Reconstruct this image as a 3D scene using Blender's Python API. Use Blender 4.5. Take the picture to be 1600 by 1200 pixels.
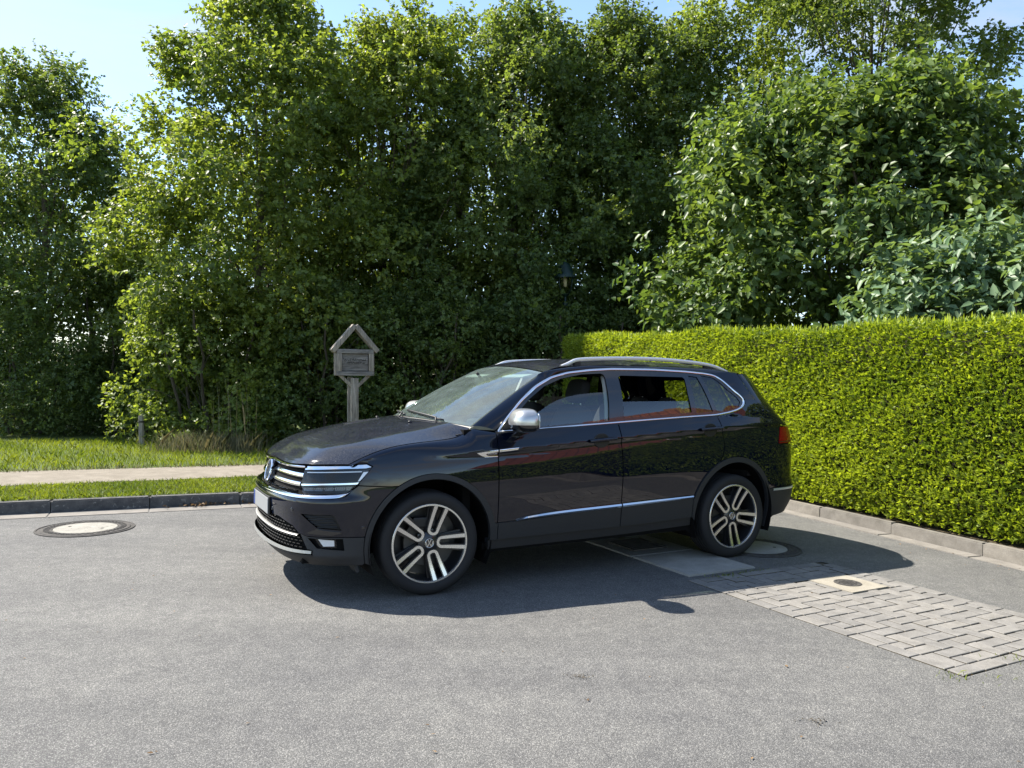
import bpy, bmesh, math, random
import numpy as np
from mathutils import Matrix, Vector
from mathutils.geometry import delaunay_2d_cdt
random.seed(7); RNG = np.random.default_rng(11)
scene = bpy.context.scene
for o in list(bpy.data.objects): bpy.data.objects.remove(o)

# ------------------------------------------------------------------ camera
CAM_H, PITCH, ROLL = 1.472, math.atan(-3/1202.), math.radians(1.0)
cam_data = bpy.data.cameras.new("camera"); cam = bpy.data.objects.new("camera", cam_data)
scene.collection.objects.link(cam); scene.camera = cam
cam_data.sensor_fit = 'HORIZONTAL'; cam_data.sensor_width = 36; cam_data.lens = 36*1202/1600.
cam_data.clip_start = .05; cam_data.clip_end = 6000
_U0 = Vector((0, -math.sin(PITCH), math.cos(PITCH))); _F = Vector((0, math.cos(PITCH), math.sin(PITCH))); _X = Vector((1, 0, 0))
_R = _X*math.cos(ROLL) + _U0*math.sin(ROLL); _U = -_X*math.sin(ROLL) + _U0*math.cos(ROLL)
cam.matrix_world = Matrix(((_R.x, _U.x, -_F.x, 0), (_R.y, _U.y, -_F.y, 0), (_R.z, _U.z, -_F.z, CAM_H), (0, 0, 0, 1)))

# ------------------------------------------------------------------ world, sun, exposure
SUN_TO = Vector((-.82, .315, 1.0)).normalized()
SUN_EL = math.asin(SUN_TO.z); SUN_AZ = math.atan2(SUN_TO.x, SUN_TO.y)
world = bpy.data.worlds.new("World"); scene.world = world; world.use_nodes = True
wt = world.node_tree; wn = wt.nodes; wl = wt.links; wn.clear()
w_out = wn.new('ShaderNodeOutputWorld'); w_bg = wn.new('ShaderNodeBackground'); w_bg.inputs[1].default_value = .115
sky = wn.new('ShaderNodeTexSky'); sky.sky_type = 'NISHITA'; sky.sun_disc = False
sky.sun_elevation = SUN_EL; sky.sun_rotation = SUN_AZ; sky.air_density = 1.0; sky.dust_density = .3; sky.ozone_density = 1.3
# thin summer cloud, the same veil all over the sky
w_tc = wn.new('ShaderNodeTexCoord'); w_map = wn.new('ShaderNodeMapping'); w_map.inputs['Scale'].default_value = (1.0, 1.0, 2.6)
w_no = wn.new('ShaderNodeTexNoise'); w_no.inputs['Scale'].default_value = 2.6; w_no.inputs['Detail'].default_value = 7; w_no.inputs['Roughness'].default_value = .58; w_no.inputs['Distortion'].default_value = .5
w_rp = wn.new('ShaderNodeValToRGB'); w_rp.color_ramp.elements[0].position = .50; w_rp.color_ramp.elements[1].position = .70
w_rp.color_ramp.elements[1].color = (.8, .8, .8, 1)
w_mx = wn.new('ShaderNodeMixRGB'); w_mx.inputs[2].default_value = (2.8, 2.85, 2.9, 1)
wl.new(w_tc.outputs['Generated'], w_map.inputs[0]); wl.new(w_map.outputs[0], w_no.inputs['Vector']); wl.new(w_no.outputs[0], w_rp.inputs[0])
wl.new(w_rp.outputs[0], w_mx.inputs[0]); wl.new(sky.outputs[0], w_mx.inputs[1]); wl.new(w_mx.outputs[0], w_bg.inputs[0]); wl.new(w_bg.outputs[0], w_out.inputs[0])
sun_d = bpy.data.lights.new("sun", 'SUN'); sun_d.energy = 5.0; sun_d.angle = math.radians(.53); sun_d.color = (1, .935, .83)
sun = bpy.data.objects.new("sun", sun_d); scene.collection.objects.link(sun); sun.location = (-20, 20, 30)
sun.rotation_euler = SUN_TO.to_track_quat('Z', 'Y').to_euler()
scene.view_settings.view_transform = 'Standard'; scene.view_settings.look = 'None'; scene.view_settings.gamma = 1
scene.view_settings.use_curve_mapping = False; scene.view_settings.exposure = 1.40
scene.render.engine = 'CYCLES'
cy = scene.cycles
cy.max_bounces = 8; cy.diffuse_bounces = 3; cy.glossy_bounces = 4; cy.transmission_bounces = 6; cy.transparent_max_bounces = 16
cy.caustics_reflective = False; cy.caustics_refractive = False; cy.sample_clamp_indirect = 6; cy.use_denoising = True
try: cy.denoiser = 'OPENIMAGEDENOISE'
except Exception: pass

# ------------------------------------------------------------------ helpers
C = scene.collection
def tag(o, label=None, cat=None, group=None, kind=None):
    if label: o['label'] = label
    if cat: o['category'] = cat
    if group: o['group'] = group
    if kind: o['kind'] = kind
    return o
def empty(name, loc=(0, 0, 0), rz=0, parent=None):
    o = bpy.data.objects.new(name, None); C.objects.link(o); o.location = loc; o.rotation_euler = (0, 0, rz); o.empty_display_size = .2
    if parent: o.parent = parent
    return o
def link(name, me, parent=None):
    o = bpy.data.objects.new(name, me); C.objects.link(o)
    if parent: o.parent = parent
    return o
def mesh(name, V, F, mat=None, parent=None, sm=False, N=None):
    me = bpy.data.meshes.new(name); me.from_pydata([tuple(map(float, v)) for v in V], [], [tuple(map(int, f)) for f in F]); me.update()
    if mat: me.materials.append(mat)
    if sm or N is not None: me.polygons.foreach_set('use_smooth', [True]*len(me.polygons))
    if N is not None: me.normals_split_custom_set_from_vertices([tuple(map(float, n)) for n in N])
    return link(name, me, parent)
def fast_mesh(name, V, quads, mat, parent=None, tint=None, sm=False):
    """big numpy mesh of equal-size faces"""
    V = np.asarray(V, np.float32); quads = np.asarray(quads, np.int32); k = quads.shape[1]
    me = bpy.data.meshes.new(name); me.vertices.add(len(V)); me.vertices.foreach_set('co', V.ravel())
    me.loops.add(quads.size); me.loops.foreach_set('vertex_index', quads.ravel())
    me.polygons.add(len(quads)); me.polygons.foreach_set('loop_start', np.arange(0, quads.size, k, dtype=np.int32))
    me.polygons.foreach_set('loop_total', np.full(len(quads), k, np.int32))
    if sm: me.polygons.foreach_set('use_smooth', np.ones(len(quads), bool))
    me.update(calc_edges=True)
    if tint is not None:
        a = me.color_attributes.new('tint', 'FLOAT_COLOR', 'POINT'); c = np.ones((len(V), 4), np.float32); c[:, :3] = tint
        a.data.foreach_set('color', c.ravel())
    me.materials.append(mat)
    return link(name, me, parent)
class MB:
    """collects shapes of one part"""
    def __init__(s): s.V = []; s.F = []
    def add(s, V, F):
        b = len(s.V); s.V += [tuple(v) for v in V]; s.F += [tuple(i+b for i in f) for f in F]; return s
    def box(s, c, d, R=None, bev=0.):
        d = np.array(d)/2; c = np.array(c)
        if bev <= 0:
            P = np.array([(x, y, z) for x in (-1, 1) for y in (-1, 1) for z in (-1, 1)])*d
            F = [(0, 1, 3, 2), (4, 6, 7, 5), (0, 4, 5, 1), (2, 3, 7, 6), (0, 2, 6, 4), (1, 5, 7, 3)]
        else:
            bm = bmesh.new(); bmesh.ops.create_cube(bm, size=2)
            for v in bm.verts: v.co = Vector([v.co[i]*d[i] for i in range(3)])
            bmesh.ops.bevel(bm, geom=list(bm.edges), offset=bev, segments=2, affect='EDGES', profile=.6)
            bm.verts.index_update(); P = np.array([v.co[:] for v in bm.verts]); F = [[v.index for v in f.verts] for f in bm.faces]; bm.free()
        if R is not None: P = P @ np.array(R).T
        return s.add(P+c, F)
    def tube(s, pts, rad, n=8, cap=True):
        pts = np.array(pts, float); m = len(pts); rad = np.full(m, rad) if np.ndim(rad) == 0 else np.array(rad)
        T = np.gradient(pts, axis=0); T /= np.linalg.norm(T, axis=1)[:, None]
        up = np.array([0, 0, 1.]) if abs(T[0][2]) < .9 else np.array([1., 0, 0]); V = []
        for i in range(m):
            a = np.cross(T[i], up); a /= np.linalg.norm(a); b = np.cross(a, T[i]); up = b
            for k in range(n):
                q = 2*math.pi*k/n; V.append(pts[i]+rad[i]*(a*math.cos(q)+b*math.sin(q)))
        F = [(i*n+k, (i+1)*n+k, (i+1)*n+(k+1) % n, i*n+(k+1) % n) for i in range(m-1) for k in range(n)]
        if cap: F += [tuple(range(n)), tuple((m-1)*n+k for k in range(n-1, -1, -1))]
        return s.add(V, F)
    def lathe(s, prof, n=48, axis='y', c=(0, 0, 0), a0=0., a1=2*math.pi, closed=False):
        full = abs(a1-a0-2*math.pi) < 1e-6; V = []; k = n if full else n+1; m = len(prof)
        for j in range(k):
            q = a0+(a1-a0)*j/n
            for r, w in prof:
                if axis == 'y': V.append((c[0]+r*math.cos(q), c[1]+w, c[2]+r*math.sin(q)))
                else: V.append((c[0]+r*math.cos(q), c[1]+r*math.sin(q), c[2]+w))
        F = []
        for j in range(n):
            j2 = (j+1) % k
            for i in range(m-1 if not closed else m):
                i2 = (i+1) % m; F.append((j*m+i, j*m+i2, j2*m+i2, j2*m+i))
        return s.add(V, F)
    def prism(s, poly, z0, z1, R=None, c=(0, 0, 0)):
        n = len(poly); V = [(x, y, z0) for x, y in poly]+[(x, y, z1) for x, y in poly]
        if R is not None: V = (np.array(V) @ np.array(R).T)
        V = np.array(V)+np.array(c)
        return s.add(V, [tuple(range(n-1, -1, -1)), tuple(range(n, 2*n))]+[(i, (i+1) % n, n+(i+1) % n, n+i) for i in range(n)])
    def sbox(s, c, d, e=.35, n=10, R=None, f=None):
        """rounded box (superellipsoid)"""
        c = np.array(c); d = np.array(d)/2; V = []; m = 2*n
        sg = lambda v, p: math.copysign(abs(v)**p, v)
        for i in range(n+1):
            la = -math.pi/2+math.pi*i/n
            for j in range(m):
                lo = 2*math.pi*j/m
                p = np.array([sg(math.cos(la), e)*sg(math.cos(lo), e), sg(math.cos(la), e)*sg(math.sin(lo), e), sg(math.sin(la), e)])
                if f: p = np.array(f(*p))
                p = p*d
                if R is not None: p = np.array(R) @ p
                V.append(p+c)
        F = [(i*m+j, i*m+(j+1) % m, (i+1)*m+(j+1) % m, (i+1)*m+j) for i in range(n) for j in range(m)]
        return s.add(V, F)
    def loft(s, rows, closed=False):
        rows = [np.array(r) for r in rows]; m = len(rows[0]); V = np.concatenate(rows)
        F = [(i*m+j, i*m+(j+1) % m, (i+1)*m+(j+1) % m, (i+1)*m+j) for i in range(len(rows)-1) for j in range(m if closed else m-1)]
        return s.add(V, F)
    def build(s, name, mat, parent=None, sm=False, auto=None, flipy=False):
        V = np.array(s.V)
        F = s.F
        if flipy: V = V*np.array([1, -1, 1]); F = [tuple(reversed(f)) for f in F]
        o = mesh(name, V, F, mat, parent, sm or auto is not None)
        bm = bmesh.new(); bm.from_mesh(o.data); bmesh.ops.remove_doubles(bm, verts=bm.verts, dist=1e-6); bmesh.ops.recalc_face_normals(bm, faces=bm.faces)
        bm.to_mesh(o.data); bm.free()
        if auto is not None: o.data.set_sharp_from_angle(angle=math.radians(auto))
        return o
def rotz(a): c, s = math.cos(a), math.sin(a); return np.array([[c, -s, 0], [s, c, 0], [0, 0, 1]])
def roty(a): c, s = math.cos(a), math.sin(a); return np.array([[c, 0, s], [0, 1, 0], [-s, 0, c]])
def rotx(a): c, s = math.cos(a), math.sin(a); return np.array([[1, 0, 0], [0, c, -s], [0, s, c]])

# ------------------------------------------------------------------ materials
def mat(name, col=(.5, .5, .5), rough=.5, metal=0., spec=.5, coat=0., coat_r=.03, emit=None):
    m = bpy.data.materials.new(name); m.use_nodes = True; b = m.node_tree.nodes['Principled BSDF']
    b.inputs['Base Color'].default_value = (*col, 1); b.inputs['Roughness'].default_value = rough; b.inputs['Metallic'].default_value = metal
    b.inputs['Specular IOR Level'].default_value = spec; b.inputs['Coat Weight'].default_value = coat; b.inputs['Coat Roughness'].default_value = coat_r
    return m
class NT:
    def __init__(s, m): s.t = m.node_tree; s.n = s.t.nodes; s.b = s.n.get('Principled BSDF'); s.o = s.n.get('Material Output')
    def new(s, typ, **kw):
        x = s.n.new('ShaderNode'+typ)
        for k, v in kw.items():
            if k.startswith('i_'):
                key = k[2:].replace('_', ' '); x.inputs[int(key) if key.isdigit() else key].default_value = v
            else: setattr(x, k, v)
        return x
    def l(s, a, b): s.t.links.new(a, b)
    def coord(s, out='Object', scale=None):
        c = s.new('TexCoord'); o = c.outputs[out]
        if scale is not None:
            mp = s.new('Mapping'); mp.inputs['Scale'].default_value = scale; s.l(o, mp.inputs[0]); o = mp.outputs[0]
        return o
    def noise(s, v, scale, detail=4, rough=.55, dist=0):
        x = s.new('TexNoise'); x.inputs['Scale'].default_value = scale; x.inputs['Detail'].default_value = detail; x.inputs['Roughness'].default_value = rough; x.inputs['Distortion'].default_value = dist
        s.l(v, x.inputs['Vector']); return x.outputs[0]
    def ramp(s, f, stops):
        x = s.new('ValToRGB'); e = x.color_ramp.elements
        while len(e) < len(stops): e.new(.5)
        for i, (p, c) in enumerate(stops):
            e[i].position = p; e[i].color = (*c, 1) if np.ndim(c) else (c, c, c, 1)
        s.l(f, x.inputs[0]); return x.outputs[0]
    def mix(s, fac, a, b, typ='MIX'):
        x = s.new('MixRGB', blend_type=typ)
        for i, v in ((0, fac), (1, a), (2, b)):
            if isinstance(v, (int, float)): x.inputs[i].default_value = v if i == 0 else (v, v, v, 1)
            elif isinstance(v, tuple): x.inputs[i].default_value = (*v, 1)
            else: s.l(v, x.inputs[i])
        return x.outputs[0]
    def bump(s, h, st=.3, d=.01, nrm=None):
        x = s.new('Bump'); x.inputs['Strength'].default_value = st; x.inputs['Distance'].default_value = d; s.l(h, x.inputs['Height'])
        if nrm: s.l(nrm, x.inputs['Normal'])
        return x.outputs[0]
    def col(s, c): s.l(c, s.b.inputs['Base Color'])
    def nrm(s, c): s.l(c, s.b.inputs['Normal'])

def m_asphalt():
    m = mat('asphalt', (.12, .12, .12), .85, spec=.3); t = NT(m); v = t.coord('Object')
    vo = t.new('TexVoronoi', feature='F1'); vo.inputs['Scale'].default_value = 215; vo.inputs['Randomness'].default_value = 1; t.l(v, vo.inputs['Vector'])
    bw = t.new('SeparateColor'); t.l(vo.outputs['Color'], bw.inputs[0])
    chips = t.ramp(bw.outputs[0], [(0, (.092, .092, .091)), (.4, (.124, .124, .122)), (.75, (.162, .161, .157)), (1, (.28, .275, .262))])
    gaps = t.ramp(vo.outputs['Distance'], [(.25, 1.), (.62, .7)])
    c = t.mix(1., chips, gaps, 'MULTIPLY')
    big = t.noise(v, .55, 5, .6); c = t.mix(.75, c, t.ramp(big, [(.3, (.80, .80, .82)), (.7, (1.2, 1.19, 1.15))]), 'MULTIPLY')
    mid = t.noise(v, 9, 4, .6); c = t.mix(.55, c, t.ramp(mid, [(.32, (.74, .74, .75)), (.7, (1.22, 1.21, 1.18))]), 'MULTIPLY')
    sp = t.noise(v, 3.3, 6, .7, .4); c = t.mix(t.ramp(sp, [(.68, 0.), (.76, .55)]), c, (.06, .06, .062))      # darker worn patches
    mp = t.new('Mapping'); mp.inputs['Rotation'].default_value = (0, 0, .42); mp.inputs['Scale'].default_value = (.22, 1.5, 1); t.l(v, mp.inputs[0]); trk = t.noise(mp.outputs[0], 1.3, 4, .5)
    c = t.mix(.6, c, t.ramp(trk, [(.35, (.84, .84, .85)), (.65, (1.16, 1.155, 1.14))]), 'MULTIPLY')
    t.col(c)
    h = t.mix(.5, t.ramp(vo.outputs['Distance'], [(0, 1.), (.7, 0.)]), t.noise(v, 60, 3)); t.nrm(t.bump(h, .8, .005)); return m
def m_concrete(name, a, b, scale=6., bump=.35, speck=.3, lichen=None):
    m = mat(name, a, .88, spec=.25); t = NT(m); v = t.coord('Object')
    rnd = t.new('ObjectInfo'); ad = t.new('VectorMath', operation='ADD'); mu = t.new('VectorMath', operation='SCALE'); mu.inputs[3].default_value = 37.
    cmb = t.new('CombineXYZ'); t.l(rnd.outputs['Random'], cmb.inputs[0]); t.l(rnd.outputs['Random'], cmb.inputs[1]); t.l(cmb.outputs[0], mu.inputs[0]); t.l(v, ad.inputs[0]); t.l(mu.outputs[0], ad.inputs[1]); v = ad.outputs[0]
    c = t.mix(t.ramp(t.noise(v, scale, 6, .65), [(.3, 0.), (.72, 1.)]), a, b)
    fine = t.noise(v, scale*28, 3, .7); c = t.mix(speck, c, t.ramp(fine, [(.3, .45), (.62, 1.35)]), 'MULTIPLY')
    c = t.mix(.35, c, t.ramp(rnd.outputs['Random'], [(0, (.74, .75, .77)), (.5, (1, 1, 1)), (1, (1.25, 1.22, 1.16))]), 'MULTIPLY')
    if lichen: c = t.mix(t.ramp(t.noise(v, 22, 4, .6, .8), [(.60, 0.), (.66, .8)]), c, lichen)
    t.col(c); t.nrm(t.bump(fine, bump, .004)); return m
def m_leaf(name, a, b, trans=.4, rough=.42, spec=.5, tr_col=None):
    m = mat(name, a, rough, spec=spec); t = NT(m)
    at = t.new('Attribute', attribute_name='tint'); sep = t.new('SeparateColor'); t.l(at.outputs['Color'], sep.inputs[0])
    c = t.mix(sep.outputs[0], a, b); c = t.mix(1., c, t.ramp(sep.outputs[1], [(0, .62), (1, 1.3)]), 'MULTIPLY'); t.col(c)
    tb = t.new('BsdfTranslucent'); k = tr_col or (1.5, 1.45, .5)
    t.l(t.mix(1., c, k, 'MULTIPLY'), tb.inputs[0]); mx = t.new('MixShader'); mx.inputs[0].default_value = trans
    t.l(t.b.outputs[0], mx.inputs[1]); t.l(tb.outputs[0], mx.inputs[2]); t.l(mx.outputs[0], t.o.inputs[0]); return m
def m_wood(name, a, b, axis=(13, 13, 1.1)):
    m = mat(name, a, .85, spec=.2); t = NT(m); v = t.coord('Object', axis)
    n = t.noise(v, 1.6, 6, .65, .6); g = t.noise(v, 5, 4, .7)
    c = t.mix(t.ramp(n, [(.3, 0.), (.7, 1.)]), a, b); c = t.mix(.6, c, t.ramp(g, [(.36, .30), (.58, 1.25)]), 'MULTIPLY'); t.col(c); t.nrm(t.bump(g, .5, .006)); return m
def m_bark(name, a, b):
    m = mat(name, a, .9, spec=.2); t = NT(m); v = t.coord('Object', (1, 1, .25)); n = t.noise(v, 16, 6, .7, .5)
    t.col(t.mix(t.ramp(n, [(.3, 0.), (.7, 1.)]), a, b)); t.nrm(t.bump(n, .7, .02)); return m
def m_glass(name, tint, ior=1.5, rough=0.):
    m = bpy.data.materials.new(name); m.use_nodes = True; t = NT(m); t.n.remove(t.b)
    tr = t.new('BsdfTransparent'); tr.inputs[0].default_value = (*tint, 1); gl = t.new('BsdfGlossy'); gl.inputs['Roughness'].default_value = rough; gl.inputs[0].default_value = (1, 1, 1, 1)
    fr = t.new('Fresnel'); ge = t.new('NewGeometry'); mm = t.new('MapRange'); mm.inputs[3].default_value = ior; mm.inputs[4].default_value = 1/ior; t.l(ge.outputs['Backfacing'], mm.inputs[0]); t.l(mm.outputs[0], fr.inputs[0]); mx = t.new('MixShader'); t.l(fr.outputs[0], mx.inputs[0]); t.l(tr.outputs[0], mx.inputs[1]); t.l(gl.outputs[0], mx.inputs[2]); t.l(mx.outputs[0], t.o.inputs[0]); return m
def m_dusty_glass(name, tint, ior, dust):
    m = m_glass(name, tint, ior); t = NT(m); fin = t.o.inputs[0].links[0].from_socket; df = t.new('BsdfDiffuse'); df.inputs[0].default_value = (.55, .70, .66, 1)
    n = t.noise(t.coord('Object'), 9, 5, .6); mx = t.new('MixShader'); t.l(t.ramp(n, [(.3, dust*.7), (.7, dust*1.3)]), mx.inputs[0]); t.l(fin, mx.inputs[1]); t.l(df.outputs[0], mx.inputs[2]); t.l(mx.outputs[0], t.o.inputs[0]); return m
def m_paint(name, dust=0.):
    m = mat(name, (.0014, .0036, .0115), .45, spec=.0, coat=1., coat_r=.012); t = NT(m); v = t.coord('Object'); t.b.inputs['Coat IOR'].default_value = 1.56
    if dust > 0:
        n = t.noise(v, 170, 3, .75); big = t.noise(v, 5, 5, .6); spots = t.noise(v, 75, 2, .5)
        f = t.mix(1., t.ramp(n, [(.40, 0.), (.66, 1.)]), t.ramp(big, [(.25, .45), (.75, 1.)]), 'MULTIPLY'); f = t.mix(1., f, (dust, dust, dust), 'MULTIPLY')
        f = t.mix(1., f, t.ramp(spots, [(.73, 0.), (.76, .5)]), 'ADD')
        t.col(t.mix(f, (.0014, .0036, .0115), (.17, .172, .170)))
        inv = t.ramp(f, [(0, 1.), (.5, .35)]); t.l(inv, t.b.inputs['Coat Weight'])
        t.l(t.ramp(n, [(.3, .02), (.7, .12)]), t.b.inputs['Coat Roughness'])
    else:
        n = t.noise(v, 140, 3, .7); t.col(t.mix(t.ramp(n, [(.62, 0.), (.8, .01)]), (.0014, .0036, .0115), (.2, .2, .2)))
    return m
M = {}
M['asphalt'] = m_asphalt()
M['earth'] = m_concrete('earth', (.07, .055, .035), (.12, .095, .06), 3, .6, .5)
M['turf'] = m_concrete('turf', (.045, .075, .016), (.10, .125, .03), 2.2, .6, .6)
M['gravel'] = m_concrete('gravel', (.145, .127, .102), (.225, .20, .165), 5, .7, .6)
M['kerb'] = m_concrete('kerb_stone_dark', (.050, .051, .054), (.12, .118, .115), 9, .5, .5, (.24, .235, .22))
M['kerb_light'] = m_concrete('kerb_stone_light', (.13, .12, .105), (.215, .20, .178), 7, .5, .45)
M['gutter'] = m_concrete('gutter_stone', (.145, .135, .122), (.215, .20, .183), 6, .4, .45)
M['paver'] = m_concrete('grey_paver', (.145, .138, .128), (.225, .215, .200), 9, .35, .45)
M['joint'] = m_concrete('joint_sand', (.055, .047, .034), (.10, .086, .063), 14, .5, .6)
M['slab'] = m_concrete('concrete_slab', (.24, .235, .215), (.34, .33, .305), 5, .3, .4)
M['slab_pale'] = m_concrete('pale_concrete', (.24, .215, .17), (.32, .295, .245), 6, .3, .35)
M['cast_iron'] = m_concrete('cast_iron', (.042, .041, .040), (.095, .088, .080), 18, .5, .5)
M['leaf_maple'] = m_leaf('leaf_field_maple', (.105, .158, .042), (.225, .28, .072), .52, .45, .35)
M['leaf_dark'] = m_leaf('leaf_dark', (.076, .122, .042), (.15, .20, .060), .48, .45, .35)
M['leaf_bluish'] = m_leaf('leaf_bluish', (.085, .135, .050), (.165, .22, .070), .50, .45, .35)
M['leaf_lilac'] = m_leaf('leaf_lilac', (.070, .122, .044), (.14, .20, .062), .42, .42, .28)
M['leaf_pale'] = m_leaf('leaf_pale', (.11, .18, .095), (.18, .26, .14), .32, .42, .28)
M['leaf_hedge'] = m_leaf('leaf_hedge', (.13, .195, .018), (.34, .41, .048), .42, .5, .35)
M['grass'] = m_leaf('grass_blade', (.085, .135, .015), (.21, .25, .036), .4, .5, .35)
M['dry_grass'] = m_leaf('dry_grass', (.07, .10, .035), (.22, .195, .13), .3, .6, .2, (1.1, 1.05, .7))
M['litter'] = m_leaf('dead_leaf', (.10, .06, .028), (.28, .18, .09), .15, .7, .2, (1, .9, .6))
M['hedge_core'] = m_bark('hedge_core_dark', (.012, .014, .006), (.03, .027, .013))
M['bark'] = m_bark('bark', (.07, .058, .042), (.16, .135, .10))
M['bark_dark'] = m_bark('bark_dark', (.04, .034, .026), (.10, .085, .065))
M['wood'] = m_wood('weathered_oak', (.165, .142, .120), (.37, .335, .285))
M['wood_h'] = m_wood('weathered_oak_across', (.13, .122, .116), (.29, .275, .26), (1.1, 13, 13))
M['wood_dark'] = mat('wood_near_black', (.02, .017, .015), .9)
M['lamp_green'] = mat('lamp_green', (.006, .026, .022), .4)
M['lamp_glass'] = m_glass('lamp_glass', (.85, .82, .72), 1.45, .08)
M['lamp_bulb'] = mat('lamp_bulb', (.75, .70, .55), .4)
M['paint'] = m_paint('car_paint'); M['paint_dusty'] = m_paint('car_paint_dusty', .34)
M['black_gloss'] = mat('black_gloss', (.006, .006, .007), .2, coat=1., coat_r=.02)
M['cladding'] = mat('cladding_grey', (.020, .022, .025), .55, spec=.4)
M['sill_black'] = mat('sill_black', (.014, .015, .017), .6)
M['plastic'] = mat('black_plastic', (.010, .010, .011), .5)
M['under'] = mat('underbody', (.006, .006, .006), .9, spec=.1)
M['chrome'] = mat('chrome', (.86, .87, .88), .07, 1.)
M['satin'] = mat('satin_silver', (.74, .75, .75), .34, .6)
M['satin_dull'] = mat('dull_silver', (.42, .42, .41), .38, .7)
M['silver'] = mat('silver_paint', (.52, .52, .51), .28, .75, coat=.6)
M['alu'] = mat('machined_alloy', (.70, .69, .67), .26, .9)
M['rim_dark'] = mat('rim_anthracite', (.03, .031, .034), .32, .5, coat=.5)
M['tyre'] = mat('tyre_rubber', (.018, .018, .019), .72, spec=.3)
M['disc'] = mat('brake_disc', (.07, .07, .07), .45, .8)
M['glass'] = m_glass('window_glass', (.66, .76, .72), 1.95); M['glass_ws'] = m_dusty_glass('windscreen_glass', (.66, .80, .74), 2.4, .075)
M['glass_dark'] = m_glass('privacy_glass', (.24, .26, .26), 1.75); M['lens'] = m_glass('clear_lens', (.96, .97, .98), 1.45); M['lamp_housing'] = mat('lamp_housing', (.05, .055, .06), .25, .6)
M['lamp_white'] = mat('lamp_white', (.80, .82, .84), .2, .2, coat=.7)
M['lamp_module'] = mat('lamp_module', (.30, .32, .34), .15, .8)
M['red_lens'] = mat('red_lens', (.25, .001, .006), .25, spec=.3, coat=.3)
M['plate'] = mat('plate_white', (.27, .28, .29), .4); M['plate_blue'] = mat('plate_blue', (.02, .05, .22), .4)
M['cabin'] = mat('cabin_black', (.018, .018, .019), .75, spec=.3); M['seat'] = mat('seat_fabric', (.022, .022, .024), .85, spec=.2)
M['lining'] = mat('headliner', (.36, .36, .34), .9); M['badge_red'] = mat('badge_dark_red', (.05, .008, .008), .3)
M['roof_tile'] = None
import numpy as np
# ---- car body mathematics: x forward from front axle, y left, z up ----
def pchip(xs, ys):
    xs = np.array(xs, float); ys = np.array(ys, float)
    if xs[0] > xs[-1]: xs, ys = xs[::-1], ys[::-1]
    h = np.diff(xs); d = np.diff(ys) / h
    m = np.zeros(len(xs))
    m[0], m[-1] = d[0], d[-1]
    for i in range(1, len(xs) - 1):
        if d[i-1] * d[i] > 0:
            w1 = 2*h[i] + h[i-1]; w2 = h[i] + 2*h[i-1]
            m[i] = (w1 + w2) / (w1/d[i-1] + w2/d[i])
    def f(x):
        x = np.clip(np.asarray(x, float), xs[0], xs[-1])
        i = np.clip(np.searchsorted(xs, x) - 1, 0, len(xs) - 2)
        t = (x - xs[i]) / h[i]
        return ((1+2*t)*(1-t)**2*ys[i] + t*(1-t)**2*h[i]*m[i] + t*t*(3-2*t)*ys[i+1] + t*t*(t-1)*h[i]*m[i+1])
    return f
def cubic(ts, ps):
    # natural cubic spline through points
    ts = np.array(ts, float); ps = np.array(ps, float); n = len(ts); h = np.diff(ts)
    A = np.zeros((n, n)); R = np.zeros((n,) + ps.shape[1:])
    A[0, 0] = A[-1, -1] = 1
    for i in range(1, n-1):
        A[i, i-1], A[i, i], A[i, i+1] = h[i-1], 2*(h[i-1]+h[i]), h[i]
        R[i] = 6*((ps[i+1]-ps[i])/h[i] - (ps[i]-ps[i-1])/h[i-1])
    M = np.linalg.solve(A, R)
    def f(t):
        t = np.asarray(t, float); i = np.clip(np.searchsorted(ts, t) - 1, 0, n-2)
        a = (ts[i+1]-t); b = (t-ts[i]); hh = h[i]
        if ps.ndim > 1: a, b, hh = a[..., None], b[..., None], hh[..., None]
        return M[i]*a**3/(6*hh) + M[i+1]*b**3/(6*hh) + (ps[i]/hh - M[i]*hh/6)*a + (ps[i+1]/hh - M[i+1]*hh/6)*b
    return f
def smooth(a, b, x):
    t = np.clip((np.asarray(x, float)-a)/(b-a), 0, 1); return t*t*(3-2*t)
PLAN = [(.955,0),(.950,.22),(.918,.47),(.84,.68),(.69,.815),(.47,.885),(.15,.915),(-.5,.922),(-1.4,.925),(-2.2,.925),(-2.8,.915),(-3.2,.888),(-3.5,.835),(-3.70,.705),(-3.79,.47),(-3.825,.22),(-3.83,0)]
_full = [(x,-y) for x,y in PLAN[3:0:-1]] + PLAN + [(x,-y) for x,y in PLAN[-2:-5:-1]]
_full = np.array(_full); _cl = np.r_[0, np.cumsum(np.linalg.norm(np.diff(_full, axis=0), axis=1))]; _cl -= _cl[3]
PB = cubic(_cl, _full)
UMAX = _cl[3+len(PLAN)-1]
_us = np.linspace(0, UMAX, 4000); _pb = PB(_us)
def u_of_x(x): return np.interp(-np.asarray(x, float), -_pb[:,0], _us)
def u_of_y(y): return np.interp(np.asarray(y, float), _pb[:1300,1], _us[:1300])
def plan_n(u):
    e = 1e-3; t = PB(np.asarray(u)+e) - PB(np.asarray(u)-e)
    n = np.stack([t[...,1], -t[...,0]], -1); return n/np.linalg.norm(n, axis=-1, keepdims=True)
zc = pchip([.9,.3,-.6,-1.3,-2.6,-3.4,-3.8],[.93,.95,.985,1.03,1.112,1.145,1.15])      # shoulder crease height
zb = pchip([.9,-.52,-.95,-1.6,-2.27,-2.65,-3.0,-3.45,-3.8],[1.085,1.105,1.128,1.163,1.2,1.216,1.21,1.15,1.12])
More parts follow.
